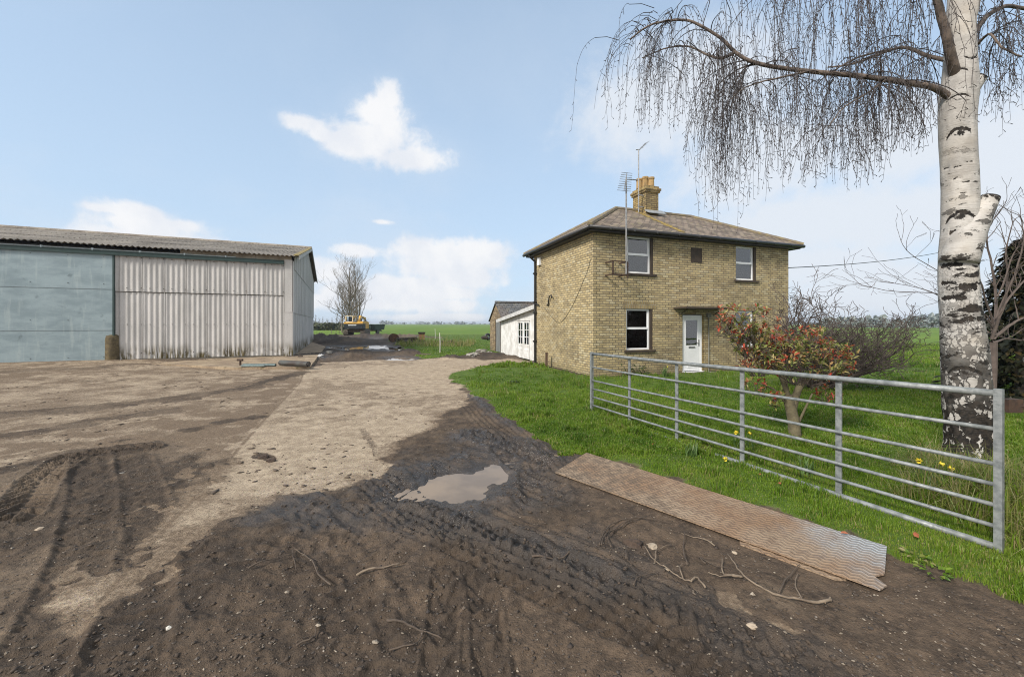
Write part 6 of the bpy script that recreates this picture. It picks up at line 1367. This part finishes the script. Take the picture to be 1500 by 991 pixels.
td = 64.0; tx = ((540 - CX) / F * td, td); M_TRL = plain('dark_green_paint_worn', (.016,.040,.032), (.03,.05,.04), 3, .6)
trl = thing('farm_trailer', 'dark green tipping trailer standing just right of the excavator', 'trailer', (*tx, gz(*tx)), math.radians(-6))
g = Geo(); g.hexa([(-.95,-.1,.75),(1.1,-.1,.75),(1.1,3.4,.75),(-.95,3.4,.75),(-1.05,-.2,1.55),(1.2,-.2,1.55),(1.2,3.5,1.55),(-1.05,3.5,1.55)])
for x in (-.9,-.2,.5,1.05): g.box(x-.04,x+.04,-.24,-.13,.75,1.6)
bd_ = g.build('body', M_TRL, trl); g = Geo(); g.box(-1.1,1.25,-.27,3.55,1.55,1.66); g.build('top_rim', M_TRL, bd_)
for x in (-.75,.85): g = Geo(); g.tube([(x-.14,1.4,.45),(x+.14,1.4,.45)], .45, 18); w_ = g.build('wheel', M_BLACK, trl); g = Geo(); g.tube([(x-.15,1.4,.45),(x+.15,1.4,.45)], .2, 12); g.build('rim', M_TRK, w_)
g = Geo(); g.box(-.5,.6,-.1,3.4,.55,.74); g.tube([(.05,3.4,.6),(.05,4.8,.5)], .06, 8); g.build('chassis', M_TRK, trl)
# scrap heap on the meadow
M_RUST = plain('deep_rust', (.13,.065,.038), (.07,.04,.028), 5, .85, .1, .006); M_OLDY = plain('rusted_yellow', (.36,.20,.08), (.20,.11,.06), 4, .8); M_CHAR = plain('dark_rotten_wood', (.055,.043,.034), (.03,.024,.02), 6, .95, 0, .01)
dd_ = 37.2; def_ = lambda px, d: ((px - CX) / F * d, d)
p = def_(577, dd_); dm = thing('rusty_drum', 'rusty steel drum lying on its side at the left end of the scrap heap', 'drum', (*p, gz(*p)), math.radians(25))
g = Geo(); g.tube([(0,-.35,.40),(0,.5,.40)], .40, 20); sh_ = g.build('shell', M_RUST, dm); g = Geo()
for y in (-.36,-.05,.25,.5): g.tube([(0,y-.02,.40),(0,y+.02,.40)], .425, 20)
g.build('hoop', M_RUST, sh_)
rnd = random.Random(3)
LOGL = ['thick dark log lying next to the rusty drum','dark log behind the first, slightly raised','short log crossing the pile at an angle','thin pole resting on the logs','stubby log in front of the crate','long log at the back of the pile','dark log end to the right beneath the white stakes','short dark log in dead grass right of the stakes']
for i, lab in enumerate(LOGL):
    px = [590,598,604,596,608,600,652,661][i]; d = [36.8,37.6,36.2,37.0,36.0,38.2,35.2,35.5][i]; p = def_(px, d); a = rnd.gauss(0,.5); L = rnd.uniform(.5,1.0); r_ = rnd.uniform(.09,.18); g = Geo()
    P = [(-L*math.cos(a), -L*math.sin(a), 0), (0, .04, rnd.gauss(0,.03)), (L*math.cos(a), L*math.sin(a), rnd.uniform(0,.15))]; g.tube(smoothpath(P, 7), np.linspace(r_, r_*.8, 7), 9); o = g.build('log', M_CHAR); o.location = (*p, gz(*p) + r_*.8 + (.2 if i in (1,3) else 0)); tag(o, lab, 'log', 'logs in the scrap heap')
p = def_(617.5, 36.6); cr_ = thing('old_crate', 'rusted yellow box on legs with dark lid in the scrap heap', 'crate', (*p, gz(*p)), .2); g = Geo(); g.box(-.25,.28,-.25,.25,.30,.82); g.build('box', M_OLDY, cr_)
for x in (-.22,.22): g = Geo(); g.box(x-.05,x+.05,-.22,-.12,0,.30); g.build('leg', M_OLDY, cr_); 
g = Geo(); g.box(-.30,.34,-.30,.30,.83,.98); g.build('lid', M_CHAR, cr_)
M_STAKE = plain('white_stake', (.62,.61,.57), (.45,.43,.38), 8, .8)
for px, py, top, lab in ((644.5,516.5,487,'taller white stake standing nearer the lane on the meadow'),(637.5,497,481,'white stake farther off beside the scrap heap')):
    p = gp(px, py); h = (py - top) * p[1] / F; g = Geo(); g.tube([(p[0],p[1],-.1),(p[0]+.01,p[1],h*.5),(p[0]-.02,p[1],h)], [.028,.027,.024], 8); tag(g.build('stake', M_STAKE), lab, 'stake', 'white stakes on the meadow')
p = gp(714.5, 498); ty = thing('tyre', 'old black tyre standing upright on the meadow by the brick shed', 'tyre', (*p, gz(*p)), math.radians(35)); g = Geo(); a = np.linspace(0, 2*math.pi, 25)
for k in range(24): pass
g.sheet(np.array([[((.27+.11*math.cos(b))*math.cos(q), .13*math.sin(b), .38+(.27+.11*math.cos(b))*math.sin(q)) for b in np.linspace(0,2*math.pi,11)] for q in a])); g.build('casing', M_BLACK, ty, smooth=True)
g = Geo(); g.sheet(np.array([[((.14+.03*math.cos(b))*math.cos(q), .06*math.sin(b), .38+(.14+.03*math.cos(b))*math.sin(q)) for b in np.linspace(0,2*math.pi,7)] for q in a])); g.build('rim', M_GALV, ty)
p = def_(709.5, 41.5); g = Geo(); g.tube(smoothpath([(-.3,0,.28),(0,.1,.3),(.4,.1,.25)],6), [.10,.17,.19,.2,.19,.14], 9); o = g.build('log', M_CHAR); o.location = (*p, gz(*p)); tag(o, 'dark stump-like log just left of the standing tyre', 'log', 'logs in the scrap heap')
# water-edge stones and pale rags by the near heap
stone(470, 523, .22, 'pale lump of rubble in the water by the apron', plain('chalk_rubble',(.5,.49,.47),None,4,.9), 31, .5, 'rubble_lump'); stone(482, 520, .18, 'second pale rubble lump beside the earth heap', M_GREYST, 32, .5, 'rubble_lump'); stone(440, 524.5, .14, 'dark stone on the apron against the end wall', M_CLOD, 33, .6, 'rubble_lump')

# ------------------------------------------------------------------ bare trees beyond the excavator
def bare_tree(px, d, h, spread, seed, label, depth=6, lean=0, mat=M_GREYBARK, r0=None, low=.12, name='bare_tree'):
    p = def_(px, d); t_ = thing(name, label, 'tree', (*p, gz(*p)), 0, 'bare trees beyond the yard'); rnd = random.Random(seed); r0 = r0 or h * .018
    P = smoothpath([(0,0,-.2),(rnd.gauss(0,.1),0,h*.3),(rnd.gauss(0,.15)+lean*.3,rnd.gauss(0,.2),h*.62),(lean*.5,0,h*.9)], 16); R = np.linspace(r0, r0*.18, 16); g = Geo(); g.tube(P, R, 9); g.build('trunk', mat, t_, smooth=True); g = Geo()
    nb = int(26 * (1 if depth >= 4 else .5))
    for k in range(nb):
        u = low + (1-low) * (k + rnd.random()) / nb; i = min(15, int(u*15)); a = rnd.uniform(0, 6.28); env = math.sin(math.pi * min(1, (u*.86+.12))) ** .6; L = spread * env * rnd.uniform(.55, 1.0)
        dv = np.array((math.cos(a)*.75, math.sin(a)*.75, rnd.uniform(.55,1.0))); dv /= np.linalg.norm(dv); branch(g, P[i], dv, L*.48, R[i]*.5, depth-2, rnd, .45, .12, .70, (2,3), .14, .009)
    g.build('crown', mat, t_); print('tree', g.n)
M_FARTREE = plain('dull_far_bark', (.16,.135,.105), (.11,.092,.072), 3, .9, 0, 0)
bare_tree(511, 73, 13.4, 7.0, 1, 'tallest bare tree standing directly behind the excavator', 6, mat=M_FARTREE)
bare_tree(521, 80, 12.6, 6.6, 2, 'bare tree just right of and behind the tallest one', 6, mat=M_FARTREE)
bare_tree(526, 88, 10, 5.6, 3, 'shorter twiggy tree right of the excavator cab', 6, mat=M_FARTREE, low=.05)
bare_tree(501, 84, 10, 6.4, 4, 'bare tree left of the excavator with low spreading limbs', 6, mat=M_FARTREE)
bare_tree(516, 98, 13, 6.6, 5, 'farthest bare tree hidden within the group behind the excavator', 5, mat=M_FARTREE)
WH = ['thin young tree nearest the barn end','second slim young tree from the barn','third slim young tree from the barn','fourth slim tree in the far row','fifth slim tree in the far row','sixth slim young tree nearest the tall bare trees']
for i, px in enumerate((462,467,473,479,486,492)): bare_tree(px, 118 + 3*i, rnd.uniform(3.2,5.0), 1.0, 40+i, WH[i], 4, mat=M_FARTREE, name='young_tree', low=.35, r0=.05)
# hedges and far tree line
M_HEDGE = leaf_mat('far_hedge', [(0,(.035,.048,.025)),(.6,(.075,.09,.045)),(1,(.12,.12,.07))], .2)
M_FARW = leaf_mat('hazed_far_woodland', [(0,(.10,.125,.12)),(.6,(.15,.18,.17)),(1,(.21,.23,.21))], .0)  # distance haze is painted into these pale tones
def clumps(g, xs, ys, hs, n, size, rr):
    for x, y, h in zip(xs, ys, hs):
        m = n; c = np.stack([rr.normal(x, h*.45, m), rr.normal(y, h*.3, m), rr.random(m)**.8*h], 1); d = rr.normal(0,1,(m,3)); d /= np.linalg.norm(d,axis=1)[:,None]; e = np.cross(d, rr.normal(0,1,(m,3))); e /= np.linalg.norm(e,axis=1)[:,None]; f_ = np.cross(d, e); sz = size*rr.uniform(.6,1.4,m)[:,None]*h
        V = np.stack([c-d*sz-e*sz*.3, c+e*sz, c+d*sz*1.1, c-e*sz*.8+f_*sz*.4], 1); z0 = V[...,2]; V[...,2] = np.maximum(z0, -.2); b = np.arange(m)[:,None]*4
        g.add(V.reshape(-1,3), b+np.array([[0,1,2,3]]), tint=np.repeat(rr.random(m),4))
rr = np.random.default_rng(12)
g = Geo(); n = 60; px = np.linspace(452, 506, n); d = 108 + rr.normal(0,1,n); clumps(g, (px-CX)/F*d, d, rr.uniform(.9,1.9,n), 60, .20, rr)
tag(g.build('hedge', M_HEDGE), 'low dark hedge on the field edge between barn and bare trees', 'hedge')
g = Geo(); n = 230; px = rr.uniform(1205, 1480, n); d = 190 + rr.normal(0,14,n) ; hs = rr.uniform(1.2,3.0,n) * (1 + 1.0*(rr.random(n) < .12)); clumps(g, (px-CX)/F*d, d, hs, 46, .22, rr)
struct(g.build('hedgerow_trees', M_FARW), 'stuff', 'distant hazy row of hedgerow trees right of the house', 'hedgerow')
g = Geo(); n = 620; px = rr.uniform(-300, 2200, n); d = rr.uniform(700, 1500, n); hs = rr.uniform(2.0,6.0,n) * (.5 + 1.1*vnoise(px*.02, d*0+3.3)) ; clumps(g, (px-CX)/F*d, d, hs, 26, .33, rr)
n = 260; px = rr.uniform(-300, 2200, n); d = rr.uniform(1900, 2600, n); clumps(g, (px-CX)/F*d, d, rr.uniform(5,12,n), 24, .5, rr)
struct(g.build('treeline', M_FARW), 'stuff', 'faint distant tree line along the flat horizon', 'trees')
# low posts and reeds on the field edge left of the excavator
for i, px in enumerate((486,492,497,502)):
    p = gp(px, 488.5); g = Geo(); g.tube([(p[0],p[1],-.1),(p[0]+rnd.gauss(0,.05),p[1],rnd.uniform(.7,1.1))], .05, 6); tag(g.build('field_post', M_FARTREE), ['leftmost short grey post by the field left of the excavator','second short post from the left by the field','third short post from the left by the field','short post nearest the excavator on its left'][i], 'post', 'short posts at the field edge')

# ------------------------------------------------------------------ the damp air over the fen
def haze():
    m = bpy.data.materials.new('haze_air'); m.use_nodes = True; t = m.node_tree; t.nodes.clear()
    o = t.nodes.new('ShaderNodeOutputMaterial'); v = t.nodes.new('ShaderNodeVolumePrincipled'); v.inputs['Color'].default_value = (.86, .92, 1, 1); v.inputs['Density'].default_value = HAZE; v.inputs['Anisotropy'].default_value = .2
    t.links.new(v.outputs[0], o.inputs['Volume'])
    g = Geo(); g.box(-6200, 6200, -60, 5300, -3, 18); b = g.build('haze', m); struct(b, 'stuff', 'thin pale air over the far fields', 'haze')
if HAZE > 0: haze()
